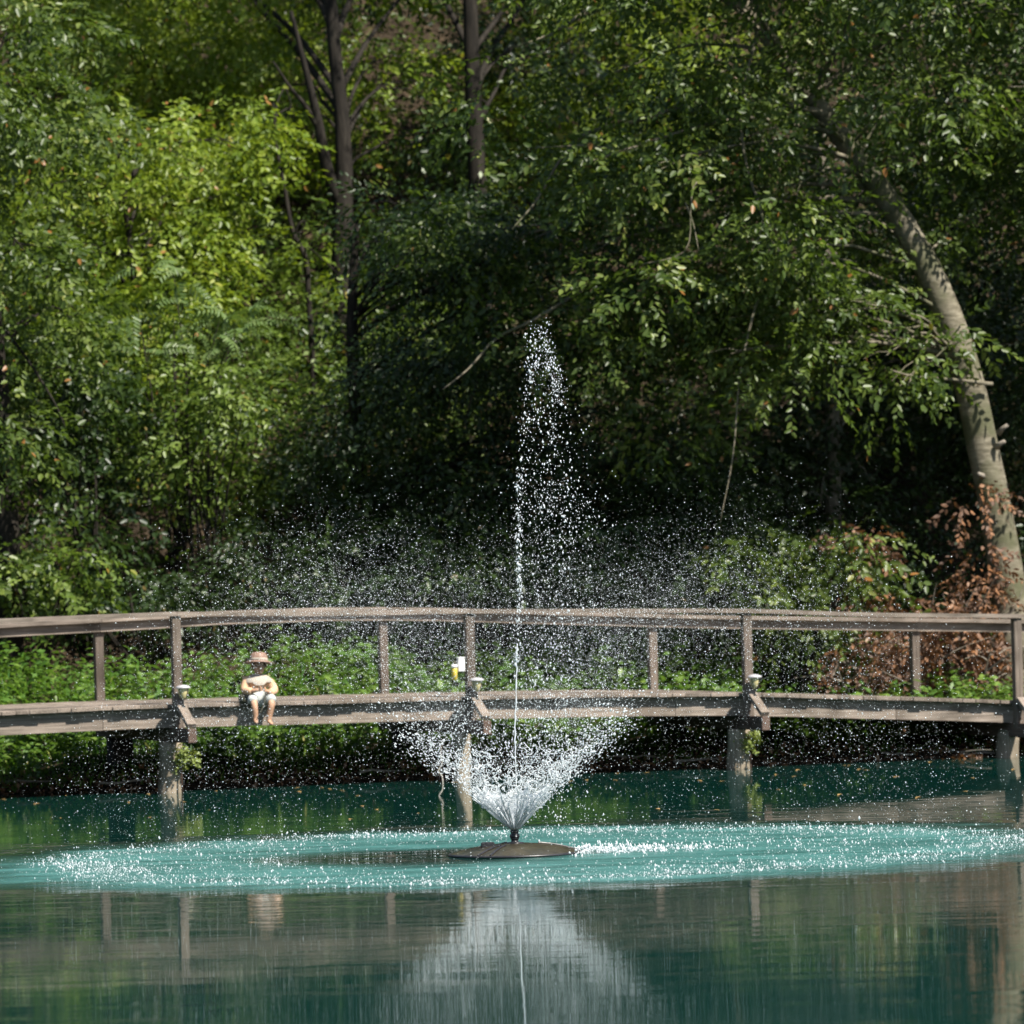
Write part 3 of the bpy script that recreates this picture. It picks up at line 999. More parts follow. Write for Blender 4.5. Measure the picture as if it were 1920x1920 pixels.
# central jet: solid thread below, beads above, veil of falling drops downwind
jet_px = [(967, 1556), (968, 1480), (966, 1380), (968, 1280), (970, 1200), (975, 1120), (972, 1040), (974, 960), (978, 880), (988, 800), (995, 720), (1003, 650), (1012, 600)]
jp = [P(a, b_, FY) for a, b_ in jet_px]
jp[0] = Vector((FX, FY, ZN - 0.01))
js = spline(jp, 12)
mb = MB()
nlow = 12 * 4
mb.tube([q + Vector((rng.normal(0, 0.002), rng.normal(0, 0.002), 0)) for q in js[:nlow]], [max(0.0025, 0.0048 + 0.0016 * rng.normal()) for _ in range(nlow)], 8)
o = mb.build('jet_stream', 'water_drops', None, True)
tag(o, 'thin unbroken white water jet rising straight from the fountain nozzle', 'water', kind='stuff')
JS = np.array([tuple(q) for q in js])
pos, rad_, st = [], [], []
cl_u = np.concatenate([rng.uniform(0.45, 0.97, 28), np.linspace(0.29, 0.56, 20) + rng.normal(0, 0.004, 20)])
for k in range(720):
    u = rng.uniform(0.25, 0.98) if k % 3 == 0 else float(np.clip(rng.choice(cl_u) + rng.normal(0, 0.009), 0.22, 0.985))
    q = np.array([np.interp(u * (len(JS) - 1), np.arange(len(JS)), JS[:, c]) for c in range(3)])
    spread = 0.010 + 0.10 * max(0, u - 0.42) ** 1.3
    q = q + rng.normal(0, 1, 3) * np.array([spread, spread, 0.02])
    pos.append(q)
    rad_.append(np.clip(np.exp(rng.normal(math.log(0.0036), 0.55)), 0.0016, 0.012))
    st.append((0, 0, 0.5))
for k in range(1150):       # falling veil
    u = rng.beta(1.6, 1.3)
    y = 630 + (1010 - 630) * u
    cx = 1015 + 30 * u
    wd = 10 + 75 * u ** 0.7
    if k % 4 == 0:
        uu = rng.uniform(0, 1)
        cx, wd, y = 1022 + 28 * uu, 8 + 8 * uu, 625 + 125 * uu
    q = P(cx + rng.normal(0, wd * 0.6), y + rng.normal(0, 18), FY + rng.normal(0, 0.22 * (0.2 + u)))
    pos.append(np.array(q))
    rad_.append(np.clip(np.exp(rng.normal(math.log(0.0029), 0.6)), 0.0013, 0.010))
    st.append((0, 0, 0.4))
for k in range(1500):
    u = rng.uniform(0, 1)
    q = P(1040 + 40 * rng.normal(), 900 + 640 * u, FY + rng.normal(0, 0.3))
    pos.append(np.array(q))
    rad_.append(np.clip(np.exp(rng.normal(math.log(0.0036), 0.45)), 0.002, 0.010))
    st.append((0, 0, 0.5))
o = drops('jet_beads', np.array(pos), np.array(rad_), np.array(st))
tag(o, 'tall plume of bright water beads rising and drifting down above the fountain', 'spray', kind='stuff')

# splashes where the drops land
pos, rad_, st = [], [], []
for k in range(17000):
    r_ = rng.normal(3.7, 0.26) if k < 10500 else rng.uniform(2.0, 4.1)
    w = rng.uniform(0, 2 * math.pi)
    r_ *= 1 + 0.04 * math.sin(3 * w + 1) + 0.03 * math.sin(7 * w)
    x, y = FX + r_ * math.cos(w) + 0.1, FY + r_ * math.sin(w)
    clus = 0.5 + 0.5 * math.sin(x * 2.1 + 3 * math.sin(y * 1.3)) * math.sin(y * 2.7 + 2 * math.sin(x * 1.1))
    if rng.random() > 0.25 + 0.9 * clus:
        continue
    hgt_ = abs(rng.normal(0, 0.014)) if rng.random() < 0.8 else abs(rng.normal(0, 0.04))
    rr = np.clip(np.exp(rng.normal(math.log(0.0023), 0.6)), 0.0011, 0.010)
    pos.append((x, y, hgt_))
    rad_.append(rr)
    st.append((rng.normal(0, 0.3), rng.normal(0, 0.3), abs(rng.normal(0.3, 0.7))))
for k in range(1300):       # where the central plume falls back, beside the float
    x = FX + rng.gamma(3.2, 0.26)
    y = FY + rng.normal(0.12, 0.26)
    if math.hypot(x - FX, y - FY) < 0.54:
        continue
    pos.append((x, y, abs(rng.normal(0, 0.026))))
    rad_.append(np.clip(np.exp(rng.normal(math.log(0.0046), 0.45)), 0.002, 0.012))
    st.append((rng.normal(0, 0.3), rng.normal(0, 0.3), abs(rng.normal(0.8, 0.7))))
o = drops('splash', np.array(pos), np.array(rad_), np.array(st))
tag(o, 'ring of small white splashes where the spray lands on the pond', 'splash', kind='stuff')

# ------------------------------------------------------------------ foliage machinery
LEAF = np.array([(0, 0, 0), (0.30, 0.24, 0.05), (0.70, 0.19, 0.03), (1, 0, -0.06), (0.70, -0.19, 0.03), (0.30, -0.24, 0.05)])
LEAFQ = np.array([(0, 1, 2, 3), (0, 3, 4, 5)])


def rot(yaw, pitch, roll):
    cy, sy, cp, sp, cr, sr = np.cos(yaw), np.sin(yaw), np.cos(pitch), np.sin(pitch), np.cos(roll), np.sin(roll)
    # Rz(yaw) * Ry(-pitch) * Rx(roll)
    R = np.empty(yaw.shape + (3, 3))
    R[..., 0, 0] = cy * cp
    R[..., 0, 1] = -cy * sp * sr - sy * cr
    R[..., 0, 2] = -cy * sp * cr + sy * sr
    R[..., 1, 0] = sy * cp
    R[..., 1, 1] = -sy * sp * sr + cy * cr
    R[..., 1, 2] = -sy * sp * cr - cy * sr
    R[..., 2, 0] = sp
    R[..., 2, 1] = cp * sr
    R[..., 2, 2] = cp * cr
    return R


def spray_template(kind, seed):
    g = np.random.default_rng(seed)
    out = []
    if kind == 'broad':
        L = 0.46
        for i in range(15):
            u = (i + 0.7) / 15
            side = 1 if i % 2 else -1
            base = np.array([L * u, 0, -0.05 * u * u + g.normal(0, 0.01)])
            if i % 4 == 0 and u < 0.75:      # side shoot
                base = base + np.array([0.06, side * g.uniform(0.05, 0.13), -0.01])
            R = rot(np.array(side * g.uniform(0.5, 1.1)), np.array(g.uniform(-0.6, 0.25)), np.array(g.normal(0, 0.6)))
            out.append((LEAF * g.uniform(0.062, 0.094)) @ R.T + base)
    elif kind == 'pinnate':
        L = 0.42
        for i in range(9):
            u = (i + 0.6) / 9
            for side in (-1, 1):
                base = np.array([L * u, 0, 0.06 * math.sin(u * 2.4) - 0.10 * u * u])
                R = rot(np.array(side * (1.15 - 0.25 * u)), np.array(-0.3 + g.normal(0, 0.08)), np.array(side * 0.15 + g.normal(0, 0.12)))
                lf = LEAF * np.array([1, 0.62, 1])
                out.append((lf * (0.115 * (1 - 0.35 * u))) @ R.T + base)
    elif kind == 'fine':
        L = 0.5
        for i in range(20):
            u = (i + 0.5) / 20
            side = 1 if i % 2 else -1
            base = np.array([L * u, side * g.uniform(0, 0.09), -0.10 * u * u + g.normal(0, 0.012)])
            R = rot(np.array(side * g.uniform(0.3, 1.1)), np.array(g.uniform(-0.6, 0.15)), np.array(g.normal(0, 0.6)))
            out.append((LEAF * g.uniform(0.045, 0.07)) @ R.T + base)
    elif kind == 'herb':
        for i in range(9):
            R = rot(np.array(g.uniform(0, 6.28)), np.array(g.uniform(-0.3, 0.5)), np.array(g.normal(0, 0.3)))
            out.append((LEAF * np.array([1, 1.1, 1]) * g.uniform(0.06, 0.11)) @ R.T + np.array([g.normal(0, 0.03), g.normal(0, 0.03), g.uniform(0.05, 0.26)]))
    return np.array(out)          # (k,6,3)


TPL = {k: [spray_template(k, 100 + i) for i in range(6)] for k in ('broad', 'pinnate', 'fine', 'herb')}


LITE = {k: [np.stack([t[:, 0], (t[:, 1] + t[:, 2]) / 2 * 1.2 - 0.2 * (t[:, 0] + t[:, 3]) / 2, t[:, 3], (t[:, 4] + t[:, 5]) / 2 * 1.2 - 0.2 * (t[:, 0] + t[:, 3]) / 2], 1) for t in v] for k, v in TPL.items()}


def foliage(name, pos, yaw, pitch, roll, size, kind, mat, parent=None, tint=(0, 1), lite=False):
    nS = len(pos)
    Vs, rn = [], []
    which = rng.integers(0, 6, nS)
    R = rot(yaw, pitch, roll) * size[:, None, None]
    for k in range(6):
        mk = which == k
        if not mk.any():
            continue
        T = (LITE if lite else TPL)[kind][k]
        nl, nv = T.shape[:2]
        A = np.einsum('sij,lvj->slvi', R[mk], T) + pos[mk][:, None, None, :]
        Vs.append(A.reshape(-1, 3))
        base = rng.uniform(tint[0], tint[1], mk.sum())
        rv = np.clip(base[:, None] * 0.55 + rng.uniform(0, 0.42, (mk.sum(), nl)) + (rng.random((mk.sum(), nl)) < 0.012) * 0.6, 0, 1)
        rn.append(np.repeat(rv.reshape(-1), nv))
    V_ = np.concatenate(Vs)
    nl = len(V_) // nv
    lq = np.array([(0, 1, 2, 3)]) if lite else LEAFQ
    Q_ = (lq[None] + (np.arange(nl) * nv)[:, None, None]).reshape(-1, 4)
    return npmesh(name, V_, Q_, mat, parent, attrs={'rnd': np.concatenate(rn)})


def in_clumps(clumps, dens):
    """clumps: list of (centre Vector, rx, ry, rz); returns spray placement arrays"""
    pos, yaw, pit_, rol = [], [], [], []
    for c, rx, ry, rz in clumps:
        nn_ = max(6, int(0.72 * dens * (rx * ry + rx * rz + ry * rz) / 3 * 4))
        d = rng.normal(0, 1, (nn_, 3))
        d /= np.linalg.norm(d, axis=1, keepdims=True)
        rad_ = rng.uniform(0.35, 1.0, nn_) ** 0.6
        q = d * rad_[:, None] * np.array([rx, ry, rz])
        pos.append(q + np.array(c))
        yaw.append(np.arctan2(d[:, 1], d[:, 0]) + rng.normal(0, 0.7, nn_))
        pit_.append(-0.48 + 0.5 * d[:, 2] + rng.normal(0, 0.28, nn_))
        rol.append(rng.normal(0, 0.7, nn_))
    return np.concatenate(pos), np.concatenate(yaw), np.concatenate(pit_), np.concatenate(rol)


def region(px, py, rpx, rpy, y0, y1, nC, r0=0.35, r1=0.75, flat=0.5):
    """scatter clumps inside an ellipse of the picture between two distances"""
    out = []
    for _ in range(nC):
        a = rng.uniform(0, 2 * math.pi)
        q = math.sqrt(rng.uniform(0, 1))
        Y = rng.uniform(y0, y1)
        c = P(px + rpx * q * math.cos(a), py + rpy * q * math.sin(a), Y)
        r_ = rng.uniform(r0, r1)
        gz = float(ground_z(c.x, c.y)) + r_ * flat * 0.5
        if c.z < gz:
            c.z = gz
        out.append((c, r_, r_ * 0.9, r_ * flat * rng.uniform(0.8, 1.2)))
    return out


def dapple_crown(x0, x1, y0, y1, z0, z1, nC, r0=0.55, r1=1.05):  # unseen clumps added above the view to dapple the slope with shade
    out = []
    for _ in range(nC):
        r_ = rng.uniform(r0, r1)
        out.append((Vector((rng.uniform(x0, x1), rng.uniform(y0, y1), rng.uniform(z0, z1))), r_, r_ * 0.9, r_ * 0.5))
    return out


def tree(name, label, trunk_px, Y, widths_px, clumps, dens, mat, bark, kind='broad', limbs=0.7, branches=(), size=1.0, group=None, dY=0.0, tint=(0, 1), lowest=0.25):
    pts = []
    for i, (a, b_) in enumerate(trunk_px):
        pts.append(P(a, b_, Y + dY * i))
    base = pts[0].copy()
    base.z = float(ground_z(base.x, base.y)) - 0.05
    sc = Y / F / 2
    rad_ = [w * sc for w in widths_px]
    if pts[0].z > base.z + 0.1:
        pts = [base] + pts
        rad_ = [rad_[0] * 1.15] + rad_
    else:
        pts[0].z = min(pts[0].z, base.z)
    T = tag(empty(name, base), label, 'tree', group)
    mb = MB()
    sp = spline([q - base for q in pts], 5)
    rs = lerpr(rad_, len(pts), 5)
    mb.tube(sp, rs, 14)
    for br in branches:          # branches seen in the photograph: (pixel polyline, dist0, dist1, width px)
        bp_, y0, y1, w = br
        nb = len(bp_)
        bpt = [P(a, b_, y0 + (y1 - y0) * i / (nb - 1)) - base for i, (a, b_) in enumerate(bp_)]
        mb.tube(spline(bpt, 4), lerpr([w * sc * (1 - 0.75 * i / (nb - 1)) for i in range(nb)], nb, 4), 6)
    for c, rx, ry, rz in clumps:
        if rng.random() > limbs:
            continue
        tgt = c - base
        zlo = sp[0].z + lowest * (sp[-1].z - sp[0].z)
        cand = [q for q in sp if zlo <= q.z < tgt.z + 0.3]
        if not cand:
            continue
        q0 = min(cand, key=lambda q: (q - tgt).length + 0.6 * abs(q.z - (tgt.z - 0.4 * (q - tgt).length)))
        r0 = max(0.006, 0.014 + 0.006 * (tgt - q0).length)
        mid = (q0 + tgt) / 2 + Vector((rng.normal(0, 0.12), rng.normal(0, 0.12), 0.10 + abs(rng.normal(0, 0.12))))
        q1 = (q0 + mid) / 2 + Vector((rng.normal(0, 0.05), rng.normal(0, 0.05), 0.05))
        end = tgt + Vector((rng.normal(0, 0.1), rng.normal(0, 0.1), -0.05))
        mb.tube(spline([q0, q1, mid, end], 3), lerpr([r0, r0 * 0.8, r0 * 0.6, r0 * 0.25], 4, 3), 5, False)
        for _ in range(3):
            tip = end + Vector((rng.normal(0, rx * 0.6), rng.normal(0, ry * 0.6), rng.normal(-0.05, rz * 0.5)))
            st_ = mid + (end - mid) * rng.uniform(0.3, 0.9)
            mb.tube([st_, (st_ + tip) / 2 + Vector((0, 0, 0.04)), tip], [r0 * 0.35, r0 * 0.25, r0 * 0.12], 4, False)
    mb.build('trunk', bark, T, True)
    pos, yaw, pi_, ro = in_clumps(clumps, dens)
    foliage('crown', pos - np.array(base), yaw, pi_, ro, rng.uniform(0.95, 1.5, len(pos)) * size, kind, mat, T, tint)['kind'] = 'stuff'
    return T


# ------------------------------------------------------------------ trees
beech_cl = (region(1430, 330, 420, 280, 67.5, 71.5, 40) + region(1620, 640, 190, 150, 68.0, 70.0, 15) + region(1150, 230, 240, 170, 68.5, 72, 16)
            + region(1330, 700, 250, 170, 68.5, 71.5, 17) + region(1820, 720, 120, 130, 68.5, 69.6, 7, 0.25, 0.45) + region(1500, -150, 560, 200, 66.5, 72, 56, 0.5, 0.9)
            + region(1700, 300, 220, 260, 68, 72, 18) + region(1000, 480, 200, 160, 69.5, 72, 14))
TRK = [(1906, 1240), (1893, 1120), (1868, 960), (1843, 840), (1812, 700), (1765, 560), (1700, 430)]


def clear_of_trunk(cl_):
    out = []
    for c_ in cl_:
        q = c_[0]
        u_, v_ = q.x / q.y * F, (HC - q.z) / q.y * F + YH
        px_, py_ = 960 + cs * u_ + sn * v_, 960 - sn * u_ + cs * v_
        if py_ > 430 and q.y < 70.6:
            tx = float(np.interp(-py_, [-t_[1] for t_ in TRK], [t_[0] for t_ in TRK]))
            if abs(px_ - tx) < 70 + c_[1] * 150:
                if py_ < 690 and rng.random() < 0.38:
                    out.append(c_)
                continue
        out.append(c_)
    return out


beech_cl = clear_of_trunk(beech_cl) + region(1700, 700, 60, 60, 69.0, 69.6, 4, 0.25, 0.4)
LB = tree('leaning_beech', 'big smooth grey barked tree leaning over the brown leaf pile', [(1906, 1240), (1893, 1120), (1868, 960), (1843, 840), (1812, 700), (1765, 560), (1700, 430), (1610, 300), (1520, 180), (1420, 40), (1330, -120)], 70.0,
     [96, 68, 61, 60, 58, 54, 48, 42, 36, 29, 20], beech_cl, 45, 'leaf_beech', 'bark_beech', limbs=0.3, lowest=0.45,
     branches=[([(1540, 210), (1400, 185), (1290, 198), (1190, 228), (1100, 250), (1050, 300), (1010, 370), (960, 430)], 69.6, 68.2, 12),
               ([(1420, 60), (1390, 200), (1400, 310), (1428, 400), (1424, 440), (1404, 480)], 69.0, 67.6, 8),
               ([(1428, 400), (1440, 440), (1470, 480)], 67.6, 67.5, 5),
               ([(1300, 280), (1315, 330), (1300, 350), (1295, 390), (1285, 470), (1205, 495)], 68.0, 67.6, 5),
               ([(1285, 380), (1300, 420), (1310, 470)], 67.7, 67.5, 4),
               ([(1090, 545), (1000, 600), (930, 635), (880, 690), (830, 730)], 69.5, 68.8, 8),
               ([(1100, 20), (1040, 60), (960, 90)], 69.8, 69.5, 10),
               ([(1420, 560), (1400, 640), (1385, 720), (1375, 850), (1350, 980)], 68.4, 68.0, 6),
               ([(1860, 720), (1790, 712), (1710, 705), (1660, 690)], 69.8, 69.0, 9)])
for (a, b_, dx, dz, L_) in ((1842, 893, -0.05, 0.03, 0.10), (1868, 838, 0.09, 0.06, 0.12), (1872, 812, 0.10, 0.09, 0.14)):
    q = P(a, b_, 69.82) - LB.location
    MB().tube([q, q + Vector((dx * 0.5, -0.05, dz * 0.6)), q + Vector((dx, -0.09, dz))], [0.04, 0.026, 0.022], 10).build('branch_stub', 'bark_twig', LB, True)
tree('twin_stem_tree', 'dark tree forking into two upright stems on the sunlit slope', [(655, 700), (646, 560), (642, 450), (645, 320), (640, 210), (630, 120), (621, 20), (612, -120), (600, -500), (590, -900)], 77.0, [48, 44, 42, 34, 28, 26, 24, 20, 15, 8],
     dapple_crown(-4.5, 1.2, 74.0, 79.5, 12.2, 16.5, 30) + region(640, -110, 330, 120, 77.5, 83, 14, 0.5, 0.9) + region(520, 130, 120, 90, 78.5, 81, 5) + region(730, 160, 110, 110, 78.5, 82, 6), 40, 'leaf_hill', 'bark_dark', limbs=0.5,
     branches=[([(640, 380), (622, 345), (607, 290), (597, 230), (583, 170), (568, 110), (545, 20)], 77, 76.8, 30), ([(597, 240), (570, 195), (545, 165), (512, 115)], 76.9, 76.7, 13)])
tree('dark_trunk_tree', 'tall dark trunked tree standing among bright leaves on the slope', [(905, 560), (898, 420), (893, 300), (886, 150), (882, 20), (878, -150), (872, -520), (868, -900)], 78.5, [40, 36, 34, 31, 28, 24, 18, 9],
     dapple_crown(-1.0, 4.5, 75.0, 80.5, 12.8, 17.0, 24) + region(900, -90, 260, 110, 79, 84, 14, 0.5, 0.9) + region(970, 60, 110, 60, 80, 83, 5) + region(820, 250, 90, 80, 79, 81, 6), 42, 'leaf_dark', 'bark_dark', limbs=0.5)
tree('shaded_tree', 'tree in deep shade with a sunlit patch on its lower trunk', [(1568, 1120), (1563, 1000), (1562, 900), (1560, 760), (1552, 600), (1545, 420), (1535, 200)], 73.5, [34, 31, 30, 28, 26, 22, 15],
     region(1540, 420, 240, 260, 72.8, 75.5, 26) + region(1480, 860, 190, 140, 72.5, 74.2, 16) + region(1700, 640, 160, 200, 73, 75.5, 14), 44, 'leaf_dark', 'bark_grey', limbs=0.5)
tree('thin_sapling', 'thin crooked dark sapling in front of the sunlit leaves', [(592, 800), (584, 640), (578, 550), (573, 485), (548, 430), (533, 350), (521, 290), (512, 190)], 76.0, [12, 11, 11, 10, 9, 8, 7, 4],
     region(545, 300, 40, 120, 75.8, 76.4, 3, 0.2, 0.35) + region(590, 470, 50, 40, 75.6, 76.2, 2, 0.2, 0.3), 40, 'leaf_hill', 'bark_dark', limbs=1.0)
tree('drooping_tree', 'tree with dark drooping branches behind the fountain plume', [(675, 1090), (670, 900), (667, 790), (660, 600), (668, 420)], 72.5, [30, 26, 25, 22, 12],
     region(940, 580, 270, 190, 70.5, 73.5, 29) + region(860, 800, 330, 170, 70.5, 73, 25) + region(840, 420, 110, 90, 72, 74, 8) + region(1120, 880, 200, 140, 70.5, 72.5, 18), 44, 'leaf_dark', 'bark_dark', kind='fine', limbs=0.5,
     branches=[([(1080, 545), (990, 605), (930, 640), (885, 690), (820, 735)], 71.0, 70.3, 8), ([(895, 715), (880, 760), (872, 800)], 70.5, 70.4, 5)])
tree('bank_edge_tree', 'dark trunked tree rising beside the grassy end of the footbridge', [(22, 1240), (20, 1120), (14, 960), (0, 760), (-25, 500), (-60, 200)], 69.5, [48, 44, 42, 40, 34, 26],
     region(-30, 620, 190, 260, 68.6, 71, 22) + region(40, 980, 100, 120, 68.4, 69.4, 8, 0.25, 0.45) + region(-120, 150, 260, 260, 68.5, 72, 26, 0.4, 0.8), 44, 'leaf_beech', 'bark_dark', limbs=0.6,
     branches=[([(10, 620), (45, 665), (75, 710), (105, 760), (122, 800)], 69.2, 68.6, 7)])
tree('slope_tree', 'pale leaved young tree spreading over the slope beyond the grass', [(270, 1000), (262, 800), (255, 600), (235, 380), (222, 300)], 75.0, [20, 18, 15, 9, 3],
     region(230, 420, 190, 180, 73.5, 76.5, 24) + region(180, 620, 150, 120, 73, 75, 10) + region(330, 300, 150, 120, 74.5, 77.5, 12), 44, 'leaf_hill', 'bark_dark', limbs=0.6, tint=(0.2, 1))
tree('upper_slope_tree', 'bright yellow green tree high on the slope behind the plume', [(1130, 620), (1128, 400), (1120, 200), (1110, 0)], 84.0, [30, 27, 24, 18],
     region(1180, 150, 230, 160, 81.5, 85, 24, 0.4, 0.8) + region(980, 240, 120, 100, 81, 83, 8) + region(1200, -120, 300, 120, 82, 87, 16, 0.5, 0.9), 44, 'leaf_hill', 'bark_dark', limbs=0.4, tint=(0.35, 1))
tree('corner_tree', 'dense tree closing the slope behind the leaning trunk', [(1800, 900), (1790, 600), (1770, 300), (1760, 0)], 77.0, [36, 33, 28, 20],
     region(1820, 420, 180, 420, 75, 78.5, 34, 0.4, 0.8) + region(1800, -80, 250, 130, 75, 80, 14, 0.5, 0.9) + region(2080, 500, 160, 500, 72, 78, 26, 0.5, 0.9), 42, 'leaf_dark', 'bark_dark', limbs=0.4)
tree('added_shade_tree', 'added tree beyond the leaning trunk whose crown shades the hollow and hangs into the top corner', [(2330, 1150), (2325, 800), (2300, 400), (2280, 0), (2270, -300)], 71.0, [60, 54, 48, 40, 30],
     region(2230, 250, 330, 300, 68.8, 72.5, 40, 0.45, 0.85) + region(2250, -250, 420, 240, 68.0, 73, 44, 0.5, 0.9), 30, 'leaf_beech', 'bark_grey', limbs=0.4)  # tree added outside the view to shade the hollow behind the trunk
tree('far_slope_tree', 'tree on the upper slope behind the twin stems', [(330, 600), (325, 350), (320, 100), (318, -100)], 83.0, [30, 27, 22, 15],
     region(330, 60, 260, 160, 80, 85, 26, 0.4, 0.8) + region(520, 260, 150, 120, 80.5, 83, 9) + region(80, 60, 220, 240, 78, 84, 26, 0.4, 0.8), 44, 'leaf_hill', 'bark_dark', limbs=0.4, tint=(0.3, 1))


def shrub(name, label, cx, cy, Y, clumps, dens, mat, kind='broad', size=1.0, tint=(0, 1), group=None):
    c = P(cx, cy, Y)
    base = Vector((c.x, Y, float(ground_z(c.x, Y)) - 0.03))
    T = tag(empty(name, base), label, 'shrub', group)
    mb = MB()
    for q, rx, ry, rz in clumps:
        t = q - base
        st_ = Vector((rng.normal(0, 0.12), rng.normal(0, 0.1), 0))
        m_ = (st_ + t) / 2 + Vector((rng.normal(0, 0.08), rng.normal(0, 0.08), 0.1))
        L_ = (t - st_).length
        mb.tube(spline([st_, m_, t], 4), lerpr([0.008 + 0.004 * L_, 0.006 + 0.003 * L_, 0.004], 3, 4), 5, False)
    mb.build('stems', 'bark_dark', T, True)
    pos, yaw, pi_, ro = in_clumps(clumps, dens)
    foliage('leaves', pos - np.array(base), yaw, pi_, ro, rng.uniform(0.95, 1.5, len(pos)) * size, kind, mat, T, tint)['kind'] = 'stuff'
    return T


shrub('pinnate_shrub', 'pale shrub with long feathered leaves catching the sun on the slope', 320, 620, 72.0, region(320, 600, 130, 90, 71.3, 72.6, 12, 0.3, 0.5, 0.6), 24, 'leaf_pinnate', 'pinnate', 0.85)
shrub('round_leaf_shrub', 'sunlit shrub with small pale leaves below the feathered one', 390, 860, 70.8, region(390, 800, 110, 120, 70.2, 71.4, 15, 0.3, 0.5, 0.7), 46, 'leaf_bush', 'broad', 0.9, (0.3, 1))
shrub('left_shrub', 'shrub of drooping leaves coloured for shade under the bank edge tree', 150, 900, 70.6, region(130, 850, 130, 160, 70.0, 71.6, 16, 0.3, 0.55, 0.6), 42, 'leaf_dark', 'broad', 1.0)  # leaf tone darkened in place of shade falling here
shrub('corner_shrub', 'pale leaved shrub beside the grass at the end of the rail', 60, 1080, 69.0, region(70, 1050, 90, 80, 68.6, 69.4, 8, 0.25, 0.42, 0.6), 42, 'leaf_bush', 'broad', 1.0, (0.3, 1))
shrub('overhanging_shrub', 'leafy shrub with a lit branch reaching towards the brown leaf pile', 1480, 1110, 69.6, region(1480, 1060, 140, 90, 69.0, 70.3, 14, 0.3, 0.5, 0.5) + region(1620, 1020, 70, 40, 69.0, 69.6, 5, 0.22, 0.35, 0.5), 42, 'leaf_beech', 'broad', 1.0, (0.2, 1))
SH = [(260, 1090, 140, 80, 69.8, 9, 'low dark shrub behind the rail between the grass and the seated statue'),
      (480, 1060, 150, 100, 70.2, 11, 'low dark shrub behind the rail directly above the seated statue'),
      (700, 1060, 150, 110, 70.0, 12, 'low dark shrub behind the rail between the statue and the white box'),
      (930, 1070, 150, 100, 70.2, 11, 'low dark shrub behind the rail beside the water jet and white box'),
      (1150, 1060, 150, 110, 70.0, 11, 'low dark shrub behind the rail on the far side of the water jet'),
      (1340, 1070, 130, 100, 70.4, 9, 'low dark shrub behind the rail next to the lit overhanging shrub'),
      (600, 930, 150, 90, 71.2, 9, 'dark fine leaved shrub at the foot of the drooping tree'),
      (840, 950, 160, 90, 71.4, 9, 'dark shrub under the drooping branches behind the plume'),
      (1250, 960, 160, 90, 71.2, 9, 'dark shrub between the plume and the trunk with a sunlit patch'),
      (-120, 1080, 140, 110, 70, 9, 'dark shrub on the outer side of the bank edge tree'),
      (2050, 1060, 120, 130, 70.4, 9, 'dark shrub on the outer side of the leaning trunk')]
for k, (cx, cy, rx_, ry_, Y, nC, lab) in enumerate(SH):
    shrub('understory_shrub', lab, cx, cy, Y, region(cx, cy, rx_, ry_, Y - 0.5, Y + 0.6, nC, 0.3, 0.55, 0.55), 44, 'leaf_dark', 'fine' if k % 2 else 'broad', 1.0, (0, 1), 'shaded shrubs behind the footbridge')

# hillside undergrowth: reads as one mass
nU = 6500
X = rng.uniform(-10, 10, nU)
Yv = 70.5 + 25 * rng.uniform(0, 1, nU) ** 1.15
keep = (X < -1.2) | (Yv > 76.5)
X, Yv = X[keep], Yv[keep]
nU = len(X)
Zv = ground_z(X, Yv) + rng.gamma(1.5, 0.42, nU)
o = foliage('hillside_undergrowth', np.stack([X, Yv, Zv], 1), rng.uniform(-math.pi, math.pi, nU), rng.normal(-0.15, 0.35, nU), rng.normal(0, 0.5, nU), rng.uniform(0.8, 1.5, nU), 'broad', 'leaf_beech', None, (0, 0.8), True)
tag(o, 'mass of green undergrowth covering the wooded slope', 'undergrowth', kind='stuff')
nU = 2600
X = rng.uniform(-6.5, -0.3, nU)
Yv = rng.uniform(73.5, 80.0, nU)
Zv = ground_z(X, Yv) + rng.gamma(1.5, 0.4, nU)
o = foliage('slope_undergrowth', np.stack([X, Yv, Zv], 1), rng.uniform(-math.pi, math.pi, nU), rng.normal(-0.2, 0.4, nU), rng.normal(0, 0.6, nU), rng.uniform(0.8, 1.4, nU), 'broad', 'leaf_bush', None, (0, 1), True)
tag(o, 'green undergrowth on the lower slope below the twin stemmed tree', 'undergrowth', kind='stuff')
nU = 3600
X = rng.uniform(-2.0, 9, nU)
Yv = rng.uniform(70.8, 78.0, nU)
Zv = ground_z(X, Yv) + rng.gamma(1.5, 0.38, nU)
o = foliage('shade_undergrowth', np.stack([X, Yv, Zv], 1), rng.uniform(-math.pi, math.pi, nU), rng.normal(-0.15, 0.35, nU), rng.normal(0, 0.5, nU), rng.uniform(0.8, 1.4, nU), 'fine', 'leaf_dark', None, (0, 1), True)  # fills lit gaps; the dark leaf colour stands for shade
tag(o, 'undergrowth with shade in its leaf colour at the foot of the slope behind the plume', 'undergrowth', kind='stuff')
# far trees above the slope, closing the wood
cl = []
for _ in range(120):
    x, y = rng.uniform(-16, 16), rng.uniform(84, 100)
    z = float(ground_z(x, y)) + rng.uniform(0.5, 8)
    r_ = rng.uniform(0.7, 1.3)
    cl.append((Vector((x, y, z)), r_, r_, r_ * 0.6))
pos, yaw, pi_, ro = in_clumps(cl, 11)
o = foliage('far_woodland', pos, yaw, pi_, ro, rng.uniform(1.6, 2.6, len(pos)), 'broad', 'leaf_hill', None, (0, 0.9), True)
tag(o, 'leafy far woodland filling the top of the slope', 'woodland', kind='stuff')

